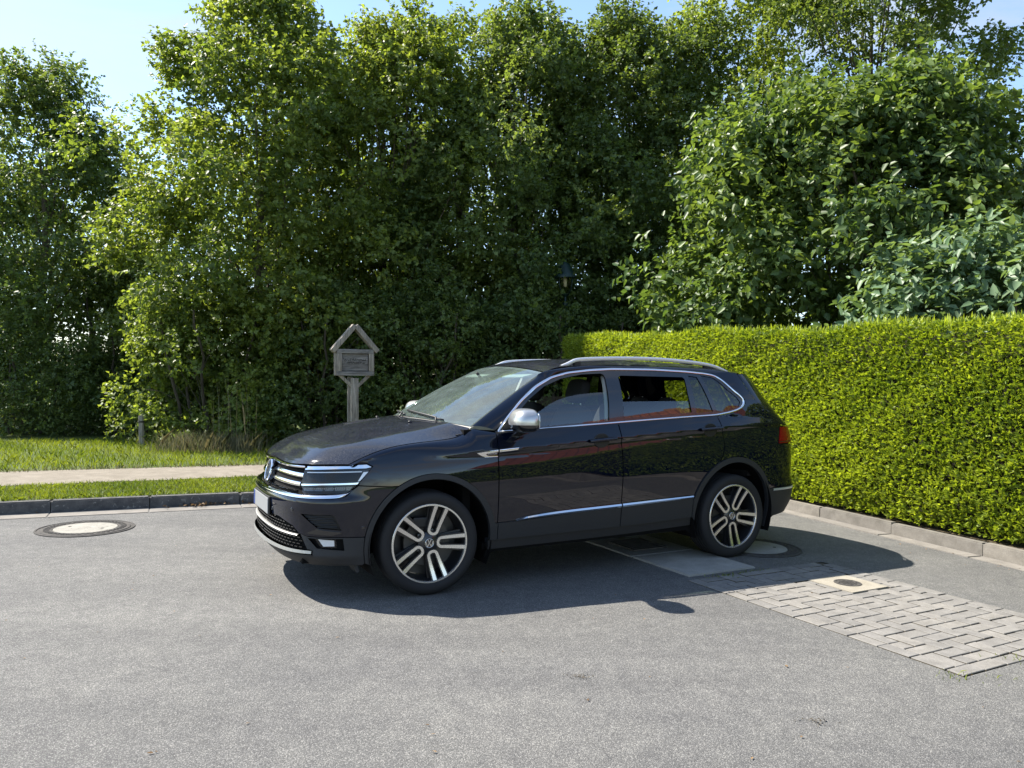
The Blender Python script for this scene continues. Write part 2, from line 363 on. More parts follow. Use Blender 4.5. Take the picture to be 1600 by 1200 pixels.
p_side = pchip([.26,.18,.13,.08,.03,.006,0,-.006,-.022,-.034,-.06,-.09,-.13,-.18,-.22,-.30,-.40,-.50,-.60,-.75,-.85],
               [-.140,-.086,-.056,-.032,-.011,-.0015,0,-.002,-.0085,-.0115,-.0065,-.0010,.0045,.0085,.0100,.0100,.0055,-.002,-.012,-.032,-.05])
p_plain = pchip([.3,.2,.1,.05,0,-.05,-.1,-.15,-.22,-.30,-.40,-.50,-.60,-.75,-.85],[-.22,-.135,-.072,-.048,-.029,-.014,-.003,.004,.009,.010,.0055,-.002,-.012,-.032,-.05])
p_front = pchip([.15,.21,.27,.31,.35,.45,.55,.62,.665,.69,.715,.80,.88,.92,.96,1.05],[-.14,-.09,-.03,0,-.004,-.006,0,.006,.004,-.012,-.035,-.055,-.08,-.10,-.13,-.25])
p_rear = pchip([.15,.25,.34,.45,.56,.62,.66,.75,.95,1.05,1.15,1.25],[-.16,-.10,-.05,.0,.010,.008,-.005,-.004,-.01,-.03,-.06,-.09])
def off(u, z):
    u = np.asarray(u, float); z = np.asarray(z, float); x = PB(u)[..., 0]
    d = z - zc(x)
    a = smooth(.2, -.5, x)*smooth(-3.75, -3.3, x)
    sd = a*p_side(d) + (1-a)*p_plain(d)
    wf = smooth(.38, .80, x)*1.0; wr = smooth(-3.40, -3.72, x)
    return sd*(1-wf)*(1-wr) + wf*p_front(z) + wr*p_rear(z)
K_G = pchip([0,-1,-2,-3,-3.5],[.47,.46,.455,.45,.44])
def gy(x, z):
    """half width of the greenhouse side above the belt"""
    b = zb(x); u = u_of_x(x)
    yb = PB(u)[...,1] + off(u, b)
    led = .016*smooth(-3.0, -2.7, x)
    d = z - b
    return yb - led - K_G(x)*d + .030*np.sin(np.clip(d/.45,0,1)*np.pi)
def body(u, z, o=0.):
    """point of the left body side / front / rear at plan parameter u and height z, o metres proud"""
    u = np.asarray(u, float); z = np.asarray(z, float)
    b = PB(u); n = plan_n(u); w = off(u, z)
    P = b + n*(w + o)[..., None] if np.ndim(o) or True else b
    return np.stack([P[...,0], P[...,1], z+0*P[...,0]], -1)
def body_all(u, z, o=0.):
    P = body(u, z, o); x = P[...,0]; hi = z > zb(PB(u)[...,0])
    y2 = gy(PB(u)[...,0], z) + o
    P2 = np.stack([PB(u)[...,0], y2, P[...,2]], -1)
    return np.where(hi[..., None], P2, P)
def side_pt(x, z, o=0.):
    x = np.asarray(x, float); z = np.asarray(z, float)
    return np.stack([x, gy(x, z)+o, z+0*x], -1)
M['lid_pale'] = m_concrete('lid_concrete', (.20, .19, .168), (.30, .29, .26), 12, .5, .6, (.10, .095, .085))
# ================================================================== GROUND
def poly_sheet(name, pts, z, m, parent=None, kind='structure', sub=None):
    o = mesh(name, [(x, y, z) for x, y in pts], [tuple(range(len(pts)))], m, parent)
    if kind and not parent: o['kind'] = kind
    return o
def prism_obj(name, pts, z0, z1, m, parent=None, bev=0.):
    o = MB().prism(pts, z0, z1).build(name, m, parent)
    if bev:
        bm = bmesh.new(); bm.from_mesh(o.data); ed = [e for e in bm.edges if all(abs(v.co.z-z1) < 1e-5 for v in e.verts)]
        bmesh.ops.bevel(bm, geom=ed, offset=bev, segments=2, affect='EDGES'); bm.to_mesh(o.data); bm.free()
    return o
E1 = np.array([.8805, .4740]); E2 = np.array([.4740, -.8805])          # the axes of the paved bay
KL0 = np.array([-5.28, 7.97]); KLd = np.array([.912, .410]); KLn = np.array([-.410, .912])     # left kerb: line, direction, away from road
KR0 = np.array([4.324, 6.454]); KRd = np.array([-.346, .938]); KRd /= np.linalg.norm(KRd); KRn = np.array([KRd[1], -KRd[0]])   # right kerb
KC = KL0+KLd*8.51                                                       # corner where they meet
ground = poly_sheet('ground', [(-900, -900), (900, -900), (900, 900), (-900, 900)], -.03, M['turf'])
road_pts = [KL0-KLd*22, KC, KR0-KRd*14, (12, -16), (-24, -16)]
PA = np.array([1.348, 5.790]); PWID, PLEN = 1.47, 2.10
def bay(a, b): return PA+E1*a+E2*b
_hole = [bay(-.004, -.004), bay(PWID+.004, -.004), bay(PWID+.004, PLEN+.004), bay(-.004, PLEN+.004)]
_rp = [tuple(map(float, p)) for p in road_pts]+[tuple(map(float, p)) for p in _hole]; _nr = len(road_pts)
_vo, _, _fo, _, _, _ = delaunay_2d_cdt([Vector(p) for p in _rp], [(i, (i+1) % _nr) for i in range(_nr)]+[(_nr+i, _nr+(i+1) % 4) for i in range(4)], [], 0, 1e-6)
def _inq(p):
    d = np.array(p)-PA; return 0 < d @ E1 < PWID and 0 < d @ E2 < PLEN
def _inp(p, L):
    c = False
    for i in range(len(L)):
        (x1, y1), (x2, y2) = L[i], L[(i+1) % len(L)]
        if (y1 > p[1]) != (y2 > p[1]) and p[0] < (x2-x1)*(p[1]-y1)/(y2-y1)+x1: c = not c
    return c
_ff = []
for f in _fo:
    q = np.mean([tuple(_vo[i]) for i in f], axis=0)
    if _inp(q, _rp[:_nr]) and not _inq(q): _ff.append(tuple(f))
road = mesh('road', [(v[0], v[1], 0.) for v in _vo], _ff, M['asphalt']); road['kind'] = 'structure'
_bm = bmesh.new(); _bm.from_mesh(road.data); bmesh.ops.recalc_face_normals(_bm, faces=_bm.faces)
if sum(f.normal.z for f in _bm.faces) < 0: bmesh.ops.reverse_faces(_bm, faces=_bm.faces)
_bm.to_mesh(road.data); _bm.free()
# verge behind the left kerb: gentle bank of turf with a path
def strip(off0, off1, t0, t1, z, name, m, wob=0., n=60, seed=1):
    r = np.random.default_rng(seed); ts = np.linspace(t0, t1, n); V = []
    a = np.cumsum(r.normal(0, 1, n)); a = (a-np.linspace(a[0], a[-1], n)); b = np.cumsum(r.normal(0, 1, n)); b = b-np.linspace(b[0], b[-1], n)
    for i, t in enumerate(ts):
        o0 = off0(t) if callable(off0) else off0; o1 = off1(t) if callable(off1) else off1
        p = KL0+KLd*t+KLn*(o0+wob*a[i]); q = KL0+KLd*t+KLn*(o1+wob*b[i]); V += [(*p, z), (*q, z)]
    o = mesh(name, V, [(2*i, 2*i+2, 2*i+3, 2*i+1) for i in range(n-1)], m); o['kind'] = 'structure'; return o
verge = strip(.125, 60, -22, 40, .125, 'verge', M['turf'])
def path_near(t): return 1.36+.105*t*.55+.0*t
def path_far(t): return 2.95+.02*t
footpath = strip(lambda t: 1.34+.045*(t), lambda t: 2.95+.015*t, -22, 7.2, .131, 'footpath', M['gravel'], .018, 90, 4)
bed = poly_sheet('hedge_bed', [KR0+KRn*.13-KRd*14, KR0+KRn*.13+KRd*5.1, KC+np.array([.3, .1]), KC+np.array([14, 8]), KR0+KRn*14-KRd*14], .115, M['earth'])
# ---- kerbs, one stone after the other
kerb = empty('kerb'); kerb['kind'] = 'structure'
def stones(parent, name, p0, d, n, t0, t1, L, w, h, m, gap=.008, bev=.012, seed=0, z0=-.05):
    r = np.random.default_rng(seed); t = t0
    while t < t1:
        e = min(t+L, t1); a = p0+d*(t+gap/2)+n*r.normal(0, .003); b = p0+d*(e-gap/2)+n*r.normal(0, .003)
        prism_obj(name, [a, b, b+n*w, a+n*w], z0, h+r.normal(0, .003), m, parent, bev); t = e
stones(kerb, 'kerb_stone', KL0, KLd, KLn, -9.05, 8.5, .95, .125, .125, M['kerb'], seed=3)
kerb2 = empty('kerb'); kerb2['kind'] = 'structure'
stones(kerb2, 'kerb_stone', KR0, KRd, KRn, -11.62, 5.3, 1.0, .09, .12, M['kerb_light'], seed=4)
gut = empty('gutter'); gut['kind'] = 'structure'
stones(gut, 'gutter_slab', KL0-KLn*.30, KLd, KLn, -9.05, 8.2, .95, .29, .006, M['gutter'], .01, .004, 5)
gut2 = empty('gutter'); gut2['kind'] = 'structure'
stones(gut2, 'gutter_slab', KR0-KRn*.17, KRd, KRn, -11.62, 5.0, 1.0, .165, .006, M['gutter'], .01, .004, 6)
# ---- paved bay with its bricks
paving = empty('paving'); paving['kind'] = 'structure'
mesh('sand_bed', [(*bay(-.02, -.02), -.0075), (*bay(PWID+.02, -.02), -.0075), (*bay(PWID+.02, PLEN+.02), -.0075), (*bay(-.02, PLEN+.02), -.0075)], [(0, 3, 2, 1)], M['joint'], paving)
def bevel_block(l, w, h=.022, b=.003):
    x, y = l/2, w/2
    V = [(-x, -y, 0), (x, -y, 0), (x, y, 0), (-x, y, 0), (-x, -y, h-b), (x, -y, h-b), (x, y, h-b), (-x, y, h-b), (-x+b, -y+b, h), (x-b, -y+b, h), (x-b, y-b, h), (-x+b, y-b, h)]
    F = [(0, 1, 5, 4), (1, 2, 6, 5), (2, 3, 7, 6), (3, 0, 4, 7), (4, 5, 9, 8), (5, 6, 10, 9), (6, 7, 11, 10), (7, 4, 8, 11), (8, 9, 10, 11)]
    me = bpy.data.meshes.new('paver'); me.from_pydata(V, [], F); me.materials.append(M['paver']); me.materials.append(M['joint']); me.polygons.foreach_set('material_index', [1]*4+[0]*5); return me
_pm = {}
BAY_ANG = math.atan2(E1[1], E1[0])
VALVE = (1.05, .58, .40, .40)         # a, b, w, l of the pale square in the bay
def put_paver(a0, a1, b0, b1):
    a0, a1, b0, b1 = max(a0, 0), min(a1, PWID), max(b0, 0), min(b1, PLEN)
    va, vb, vw, vl = VALVE
    if a1-a0 < .025 or b1-b0 < .025: return
    if a0 < va+vw/2-.004 and a1 > va-vw/2+.004 and b0 < vb+vl/2-.004 and b1 > vb-vl/2+.004:
        A = [(a0, min(a1, va-vw/2), b0, b1), (max(a0, va+vw/2), a1, b0, b1)]
        Bq = [(a0, a1, b0, min(b1, vb-vl/2)), (a0, a1, max(b0, vb+vl/2), b1)]
        c = max(A+Bq, key=lambda q: min(q[1]-q[0], .3)*min(q[3]-q[2], .3) if q[1] > q[0] and q[3] > q[2] else -1)
        a0, a1, b0, b1 = c
        if a1-a0 < .025 or b1-b0 < .025: return
    l, w = round(a1-a0-.010, 3), round(b1-b0-.010, 3); k = (l, w)
    if k not in _pm: _pm[k] = bevel_block(l, w)
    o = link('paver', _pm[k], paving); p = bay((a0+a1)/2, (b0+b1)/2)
    o.location = (p[0]+random.gauss(0, .0008), p[1]+random.gauss(0, .0008), -.0175+random.gauss(0, .0012)); o.rotation_euler = (random.gauss(0, .006), random.gauss(0, .006), BAY_ANG+random.gauss(0, .006))
G = .1
# border courses, then 90 degree herringbone
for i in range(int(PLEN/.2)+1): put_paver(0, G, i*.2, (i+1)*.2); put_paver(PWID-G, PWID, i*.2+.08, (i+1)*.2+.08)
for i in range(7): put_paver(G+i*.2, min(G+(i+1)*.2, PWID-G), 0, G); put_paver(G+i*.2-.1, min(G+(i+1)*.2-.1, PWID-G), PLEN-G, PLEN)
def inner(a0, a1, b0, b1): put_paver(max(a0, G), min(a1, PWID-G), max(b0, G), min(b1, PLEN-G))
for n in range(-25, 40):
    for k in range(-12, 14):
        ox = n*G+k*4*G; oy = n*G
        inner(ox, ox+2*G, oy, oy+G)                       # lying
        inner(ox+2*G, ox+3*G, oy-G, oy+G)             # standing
# pale square with a small valve cover
def ring(name, c, prof, m, parent, n=40): 
    return MB().lathe(prof, n, 'z', (c[0], c[1], 0)).build(name, m, parent, auto=30)
vp = bay(VALVE[0], VALVE[1])
vc = empty('valve_cover', (0, 0, 0)); tag(vc, 'small rusty round valve cover in a pale square among the grey bricks', 'valve cover')
sq = MB().box((0, 0, 0), (VALVE[2]-.006, VALVE[3]-.006, .016), rotz(BAY_ANG)).build('surround', M['slab_pale'], vc); sq.location = (*vp, -.001)
ring('rim', vp, [(.098, .005), (.098, .011), (.085, .012), (.083, .005)], M['cast_iron'], vc)
o = MB().lathe([(.001, .009), (.082, .009), (.083, .003)], 32, 'z', (*vp, 0)); 
for a in range(-3, 4):
    for b in range(-3, 4):
        if a*a+b*b < 10: o.box((vp[0]+a*.021, vp[1]+b*.021, 0.0105), (.012, .012, .005))
o.build('lid', M['cast_iron'], vc)
# concrete slabs under the rear of the car
slabs = empty('concrete_slabs'); slabs['kind'] = 'structure'; slabs['label'] = 'square pale concrete slabs in the asphalt under the car'
def quad_slab(p, L, W, h, name='slab', par=slabs, m=M['slab']):
    q = [p, p+E1*W, p+E1*W+E2*L, p+E2*L]; prism_obj(name, [q[0], q[3], q[2], q[1]], -.03, h, m, par, .006)
quad_slab(np.array([1.052, 6.513]), .70, .695, .013)
quad_slab(np.array([.705, 7.150]), .70, .695, .011)
gr = empty('drain_grate', (0, 0, 0)); tag(gr, 'dark iron drain grate in the slab under the car', 'drain grate')
gq = np.array([.93, 7.03]); mbg = MB()
for i in range(9): mbg.box((*(gq+E1*.17+E2*(.02+i*.035)), .019), (.30, .016, .012), rotz(BAY_ANG))
mbg.build('bars', M['cast_iron'], gr); fm = MB()
for a, b, w, l in ((-.0, .165, .02, .36), (.35, .165, .02, .36), (.17, -.02, .37, .02), (.17, .345, .37, .02)): fm.box((*(gq+E1*a+E2*b), .020), (w, l, .014), rotz(BAY_ANG))
fm.build('frame', M['cast_iron'], gr); mesh('pit', [(*(gq), .0125), (*(gq+E1*.34), .0125), (*(gq+E1*.34+E2*.33), .0125), (*(gq+E2*.33), .0125)], [(0, 3, 2, 1)], M['under'], gr)
# manholes
def manhole(name, c, label, R=.405, ri=.285, lid_m='slab', dirt=False):
    e = empty(name, (0, 0, 0)); tag(e, label, 'manhole cover', 'round manhole covers')
    ring('frame', c, [(R, .001), (R, .008), (R-.016, .010), (R-.02, .004), (R-.035, .004), (R-.04, .010), (ri+.006, .010), (ri+.004, .002)], M['cast_iron'], e, 64)
    n = 44; k = MB()
    for i in range(n):
        a = 2*math.pi*i/n
        for rr in ((ri+.03, ri+.052), (ri+.058, ri+.078)):
            p = [(rr[0], -.013), (rr[1], -.014), (rr[1], .014), (rr[0], .013)]; aa = a+(0 if rr[0] < ri+.04 else math.pi/n)
            k.prism([(c[0]+r*math.cos(aa)-q*math.sin(aa), c[1]+r*math.sin(aa)+q*math.cos(aa)) for r, q in p], .009, .0145)
    k.build('studs', M['cast_iron'], e)['kind'] = 'stuff'
    ring('lid', c, [(.0005, .012), (ri*.8, .012), (ri, .010), (ri+.002, .0)], M[lid_m], e, 64)
    for dx, dy in ((ri*.62, -.02), (-ri*.62, .03)): MB().lathe([(.016, .0122), (.014, .0135), (.001, .0135)], 10, 'z', (c[0]+dx, c[1]+dy, 0)).build('lift_hole', M['under'], e)
manhole('manhole_cover', (-4.05, 7.35), 'round manhole cover with pale concrete lid by the dark left kerb', .425, .272, 'lid_pale')
manhole('manhole_cover', (2.235, 7.01), 'round concrete manhole cover in the shade behind the rear wheel', .41, .285, 'slab')
# ================================================================== CAR
YAW = .4944
car = empty('parked_car', (-.9652, 6.071, 0), math.pi+YAW)
tag(car, 'black sport utility car with silver mirror caps and lowered windows parked on the asphalt', 'car')
def numnorm(fn, a, b, sgn=1.):
    e = 2e-3; n = np.cross(fn(a+e, b)-fn(a-e, b), fn(a, b+e)-fn(a, b-e)); n /= np.linalg.norm(n, axis=1)[:, None]; return n*sgn
def inside(P, loop):
    x, y = P[:, 0], P[:, 1]; r = np.zeros(len(P), bool); n = len(loop)
    for i in range(n):
        x1, y1 = loop[i]; x2, y2 = loop[(i+1) % n]
        c = (y1 > y) != (y2 > y); xx = (x2-x1)*(y-y1)/((y2-y1) if y2 != y1 else 1e-12)+x1; r ^= c & (x < xx)
    return r
def dens(loop, st):
    out = []
    for i in range(len(loop)):
        a = np.array(loop[i], float); b = np.array(loop[(i+1) % len(loop)], float); k = max(1, int(np.linalg.norm(b-a)/st))
        out += [a+(b-a)*j/k for j in range(k)]
    return np.array(out)
def segdist(P, loop):
    d = np.full(len(P), 9.)
    for i in range(len(loop)):
        a = loop[i]; b = loop[(i+1) % len(loop)]; v = b-a; t = np.clip(((P-a) @ v)/(v @ v+1e-12), 0, 1); d = np.minimum(d, np.linalg.norm(P-a-t[:, None]*v, axis=1))
    return d
def patch(fn, outer, holes=(), da=.05, db=.02, st=.025, o=0., fold=.014, sgn=1.):
    """triangulated patch of surface fn over a polygon with holes -> V, F, N (edge folded inwards)"""
    L = [dens(outer, st)]+[dens(h, st) for h in holes]
    pts = []; edges = []
    for l in L:
        b = len(pts); pts += [tuple(p) for p in l]; edges += [(b+i, b+(i+1) % len(l)) for i in range(len(l))]
    mn = L[0].min(0); mx = L[0].max(0)
    gx, gy_ = np.meshgrid(np.arange(mn[0]+da/2, mx[0], da), np.arange(mn[1]+db/2, mx[1], db)); g = np.c_[gx.ravel(), gy_.ravel()]
    if len(g):
        ok = inside(g, L[0])
        for h in L[1:]: ok &= ~inside(g, h)
        g = g[ok]
        if len(g):
            for l in L: g = g[segdist(g, l) > .35*min(da, db)]
        pts += [tuple(p) for p in g]
    vo, _, fo, ov, _, _ = delaunay_2d_cdt([Vector(p) for p in pts], edges, [], 0, 1e-6)
    vo = np.array([tuple(v) for v in vo]); tri = np.array([tuple(f) for f in fo if len(f) == 3])
    cen = vo[tri].mean(1); ok = inside(cen, L[0])
    for h in L[1:]: ok &= ~inside(cen, h)
    tri = tri[ok]
    N = numnorm(fn, vo[:, 0], vo[:, 1], sgn); P = fn(vo[:, 0], vo[:, 1])+N*o
    fn_n = np.cross(P[tri[:, 1]]-P[tri[:, 0]], P[tri[:, 2]]-P[tri[:, 0]]); fl = (fn_n*N[tri[:, 0]]).sum(1) < 0; tri[fl] = tri[fl][:, ::-1]
    V = list(P); F = [tuple(t) for t in tri]; NN = list(N)
    if fold:
        for l in L:
            n = numnorm(fn, l[:, 0], l[:, 1], sgn); p = fn(l[:, 0], l[:, 1])+n*o; q = p-n*fold; b = len(V); m = len(l)
            tn = np.roll(p, -1, 0)-np.roll(p, 1, 0); sd = np.cross(tn, n); sd /= np.linalg.norm(sd, axis=1)[:, None]+1e-9
            cl = p.mean(0)
            if ((p-cl)*sd).sum() < 0: sd = -sd
            if l is not L[0]: sd = -sd
            V += list(p)+list(q); NN += list(sd)*2
            F += [(b+i, b+(i+1) % m, b+m+(i+1) % m, b+m+i) for i in range(m)]
    return np.array(V), F, np.array(NN)
FLIP = np.array([1., -1., 1.])
def put(name, VFN, m, parent=None, side='both', label=None):
    V, F, N = VFN; parent = parent or car; out = []
    Fm = [tuple(reversed(f)) for f in F]
    if side == 'weld':
        k = len(V); out = [mesh(name, np.r_[V, V*FLIP], list(F)+[tuple(i+k for i in f) for f in Fm], m, parent, N=np.r_[N, N*FLIP])]
    else:
        if side in ('both', 'L'): out.append(mesh(name, V, F, m, parent, N=N))
        if side in ('both', 'R'): out.append(mesh(name, V*FLIP, Fm, m, parent, N=N*FLIP))
    return out
def both(name, mb, m, parent=None, sm=False, auto=None):
    return [mb.build(name, m, parent or car, sm, auto), mb.build(name, m, parent or car, sm, auto, flipy=True)]
S = lambda u, z: body(u, z); XS = lambda x, z: body_all(u_of_x(x), z); GS = lambda x, z: side_pt(x, z)
SU = lambda u, z: body_all(u, z)
def arc(cx, cz, r, a0, a1, n=16): return [(cx+r*math.cos(math.radians(a0+(a1-a0)*i/n)), cz+r*math.sin(math.radians(a0+(a1-a0)*i/n))) for i in range(n+1)]
def xu(L): return [(float(u_of_x(x)), z) for x, z in L]
FA = (-.012, .356); RA = (-2.79, .383)
zm = pchip([-.4, -.657, -1.562, -2.4], [.463, .472, .520, .552])          # upper edge of the grey door cladding
def along(f, x0, x1, n=14): return [(x0+(x1-x0)*i/n, float(f(x0+(x1-x0)*i/n))) for i in range(n+1)]
zbel = lambda x: zb(x)-.006
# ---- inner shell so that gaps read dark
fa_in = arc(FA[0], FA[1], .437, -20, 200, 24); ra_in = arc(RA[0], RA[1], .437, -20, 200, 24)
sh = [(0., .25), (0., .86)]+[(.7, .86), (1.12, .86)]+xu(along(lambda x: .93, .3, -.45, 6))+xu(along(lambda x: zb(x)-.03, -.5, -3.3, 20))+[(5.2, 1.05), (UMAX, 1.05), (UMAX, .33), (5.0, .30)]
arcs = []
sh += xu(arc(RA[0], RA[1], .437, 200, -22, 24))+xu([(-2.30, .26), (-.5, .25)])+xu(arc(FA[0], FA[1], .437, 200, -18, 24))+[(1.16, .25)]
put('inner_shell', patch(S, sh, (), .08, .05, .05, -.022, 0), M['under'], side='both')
# ---- painted panels
fender = [(1.150, .9155), (1.186, .897), (1.1, .794), (1.093, .7755), (1.30, .7635)]
fender += xu(arc(FA[0], FA[1], .482, 58, 168, 22))+xu([(-.500, .470), (-.499, .70), (-.4985, .90), (-.497, 1.03)])
zs_x = pchip([.575, .45, .25, -.1, -.35, -.5], [.9125, .925, .945, .968, .992, 1.03])
fender += xu(along(zs_x, -.497, .46, 16))
put('fender', patch(S, fender, (), .04, .018, .02), M['paint'])
fdoor = xu(along(zbel, -.5065, -1.572, 16)+[(-1.579, 1.05), (-1.588, .77), (-1.5835, float(zm(-1.58)))]+along(zm, -1.5835, -.507, 12)+[(-.507, .8)])
def handle_hole(cx, zc_): return [(cx+.066*math.cos(a)*(1 if math.sin(a) > 0 else 1), zc_+(.042 if math.sin(a) > 0 else .052)*math.sin(a)) for a in np.linspace(0, 2*math.pi, 20, endpoint=False)]
HND = [(-1.395, 1.038), (-2.50, 1.103)]
hh = [xu(handle_hole(*h)) for h in HND]
put('front_door', patch(S, fdoor, [hh[0]], .04, .014, .02), M['paint'])
rdoor = xu(along(zbel, -1.5825, -2.604, 14)+[(-2.635, 1.09), (-2.652, .966), (-2.632, .888)]+arc(RA[0], RA[1], .486, 66, 21, 10)+along(zm, -2.33, -1.5915, 10)+[(-1.596, .77), (-1.587, 1.05)])
put('rear_door', patch(S, rdoor, [hh[1]], .04, .014, .02), M['paint'])
quarter_up = [(-2.613, 1.212), (-2.70, 1.226), (-2.79, 1.242), (-2.87, 1.262), (-2.93, 1.287), (-2.967, 1.32), (-2.968, 1.35), (-2.945, 1.385), (-2.88, 1.43), (-2.82, 1.49), (-2.765, 1.545), (-2.70, 1.573), (-2.85, 1.592), (-2.975, 1.582), (-3.02, 1.475), (-3.075, 1.368), (-3.205, 1.245), (-3.32, 1.165), (-3.385, 1.128)]
quarter = xu(quarter_up)+[(5.06, 1.118), (4.985, 1.112), (4.955, 1.03), (4.942, .962), (5.1, .955), (5.3, .95), (UMAX, .95), (UMAX, .573), (5.3, .573), (4.895, .573)]
quarter += xu([(-3.245, .565)])+xu(arc(RA[0], RA[1], .486, 22, 109, 16)[::1][0:0])
quarter += xu([(RA[0]-.486*math.cos(math.radians(a)), RA[1]+.486*math.sin(math.radians(a))) for a in np.linspace(23, 112, 18)])+xu([(-2.639, .885), (-2.659, .966), (-2.642, 1.09)])
put('quarter_panel', patch(SU, quarter, (), .04, .02, .02), M['paint'])
# ---- hood
def F0(s):
    s = np.asarray(s, float); u = 1.03*s**1.0*1.0
    return body(u, .900-.012*np.sin(np.clip(u/.66, 0, 1)*math.pi)*1.+.010*smooth(.66, 1.03, u))
def WS(s, t):
    s = np.asarray(s, float); t = np.asarray(t, float)
    B = np.stack([-.15-.19*s**2, .80*s, 1.186-.038*s**2], -1); T = np.stack([-.965-.055*s**2, .655*s, 1.606-.05*s**2], -1)
    P = B+(T-B)*t[..., None]; bl = (.028*4*t*(1-t)*(1-s**2*.8))[..., None]; return P+bl*np.array([.45, 0, .89])
hc = pchip([.868, .855, .82, .72, .5, .23, .01, -.12], [.900, .918, .950, 1.018, 1.088, 1.142, 1.171, 1.180])
ex = cubic([0, .12, .35, .7, .88, 1.], [(.568, .838, .912), (.46, .835, .960), (.25, .828, 1.022), (-.11, .815, 1.060), (-.255, .805, 1.090), (-.325, .795, 1.138)])
prof = pchip([0, .35, .62, .735, .765, .86, 1.], [0, .07, .24, .345, .385, .60, 1.])
def HOOD(s, t):
    s = np.asarray(s, float); t = np.asarray(t, float)
    xc = .868+(-.12-.868)*t**1.12; Cc = np.stack([xc, 0*xc, hc(xc)], -1)
    f = F0(s)-F0(0*s); r = np.stack([-.20*s**2, .795*s, -.045*prof(s)], -1)
    be = smooth(0, .55, t)[..., None]
    P = Cc+(1-be)*f+be*r
    e0 = Cc+(1-be)*(F0(1+0*s)-F0(0*s))+be*np.array([-.20, .795, -.045]); d = ex(t)-e0
    w = np.stack([s**2, s, prof(s)], -1)
    return P+d*w
rows = [[HOOD(np.array([s]), np.array([t]))[0] for s in np.linspace(0, 1, 41)] for t in np.r_[np.linspace(0, .12, 9)[:-1], np.linspace(.12, 1, 34)]]
tt = np.r_[np.linspace(0, .12, 9)[:-1], np.linspace(.12, 1, 34)]; ss = np.r_[np.linspace(0, .7, 20)[:-1], np.linspace(.7, .8, 9)[:-1], np.linspace(.8, 1, 9)]
def gridpatch(fn, A, B, sgn=1., trim=1e-3):
    a, b = np.meshgrid(A, B); P = fn(a.ravel(), b.ravel()); e = 1.5e-3
    ac = np.clip(a.ravel(), A[0]+e, A[-1]-e); bc = np.clip(b.ravel(), B[0]+e, B[-1]-e)
    N = np.cross(fn(ac+e, bc)-fn(ac-e, bc), fn(ac, bc+e)-fn(ac, bc-e)); N /= np.linalg.norm(N, axis=1)[:, None]; N *= sgn
    n = len(A); F = [(j*n+i, j*n+i+1, (j+1)*n+i+1, (j+1)*n+i) for j in range(len(B)-1) for i in range(n-1)]
    f0 = np.cross(P[F[0][1]]-P[F[0][0]], P[F[0][2]]-P[F[0][0]])
    if f0 @ N[F[0][0]] < 0: F = [tuple(reversed(f)) for f in F]
    return P, F, N
put('hood', gridpatch(HOOD, ss, tt), M['paint_dusty'], side='weld')
# ---- shoulder of the fender: from the side panel over to the hood gap
fxs = np.linspace(.462, -.497, 30)
def FT(w, k):
    """k along 0..1, w across 0 side .. 1 hood gap"""
    w = np.asarray(w, float); k = np.asarray(k, float)
    x = .462+(-.497-.462)*k; u = u_of_x(x); z = zs_x(x); A = body(u, z); e = 3e-3
    TA = body(u, z+e)-body(u, z-e); TA /= np.linalg.norm(TA, axis=-1, keepdims=True)
    kk = np.clip(k/.84, 0, 1); Bp = ex(kk*.985+.015*0)
    Q = np.stack([-.35-.15*(k-.84)/.16, .805+.055*(k-.84)/.16, 1.138-.03*(k-.84)/.16], -1)
    Bp = np.where((k > .84)[..., None], Q, Bp)
    Bp = Bp+np.array([0, .007, -.004])
    hs = HOOD(np.full_like(k, .97), np.clip(kk, .02, 1)); TB = ex(kk)-hs; TB /= np.linalg.norm(TB, axis=-1, keepdims=True); TB = -TB
    TB = np.where((k > .84)[..., None], np.array([-.1, -.85, .5]), TB)
    L = np.linalg.norm(Bp-A, axis=-1, keepdims=True); w = w[..., None]
    h00 = 2*w**3-3*w**2+1; h10 = w**3-2*w**2+w; h01 = -2*w**3+3*w**2; h11 = w**3-w**2
    return h00*A+h10*L*1.1*TA+h01*Bp+h11*L*1.1*TB
def FTIP(w, k):
    w = np.asarray(w, float); k = np.asarray(k, float); A = body(1.03+.125*k, .9125+.004*k); B = ex(.125*k)+np.array([0, .004, -.004]); d = w[..., None]
    return A+(B-A)*d+np.array([0, .35, .5])*(.06*k*w*(1-w))[..., None]
put('fender_tip', gridpatch(FTIP, np.linspace(0, 1, 8), np.linspace(0, 1, 12), -1.), M['paint'])
put('fender_top', gridpatch(FT, np.linspace(0, 1, 15), np.linspace(0, 1, 40), -1.), M['paint'])
# ---- windscreen, roof
put('windscreen', gridpatch(WS, np.linspace(0, .985, 17), np.linspace(.0, .985, 17), 1.), M['glass_ws'], side='weld')
frit = lambda s, t: WS(s, t)-np.array([.004, 0, .008])
put('windscreen_border', gridpatch(frit, np.linspace(0, 1, 17), np.linspace(.965, 1., 3)), M['plastic'], side='weld')
put('windscreen_border', gridpatch(frit, np.linspace(.965, 1, 3), np.linspace(0, 1., 17)), M['plastic'])
put('cowl', gridpatch(lambda s, t: WS(s, 0*t)+np.stack([.06*(1-t), 0*t, -.055*(1-t)-.004], -1), np.linspace(0, 1, 17), np.linspace(0, 1, 4)), M['plastic'], side='weld')
ze = pchip([-1.0, -1.2, -1.95, -2.63, -3.015, -3.3], [1.560, 1.598, 1.624, 1.622, 1.582, 1.535])
ztop = pchip([-.965, -1.1, -1.25, -1.5, -1.9, -2.4, -3.0, -3.4], [1.606, 1.638, 1.660, 1.680, 1.690, 1.685, 1.655, 1.600])
ye = lambda x: gy(x, ze(x))-.018
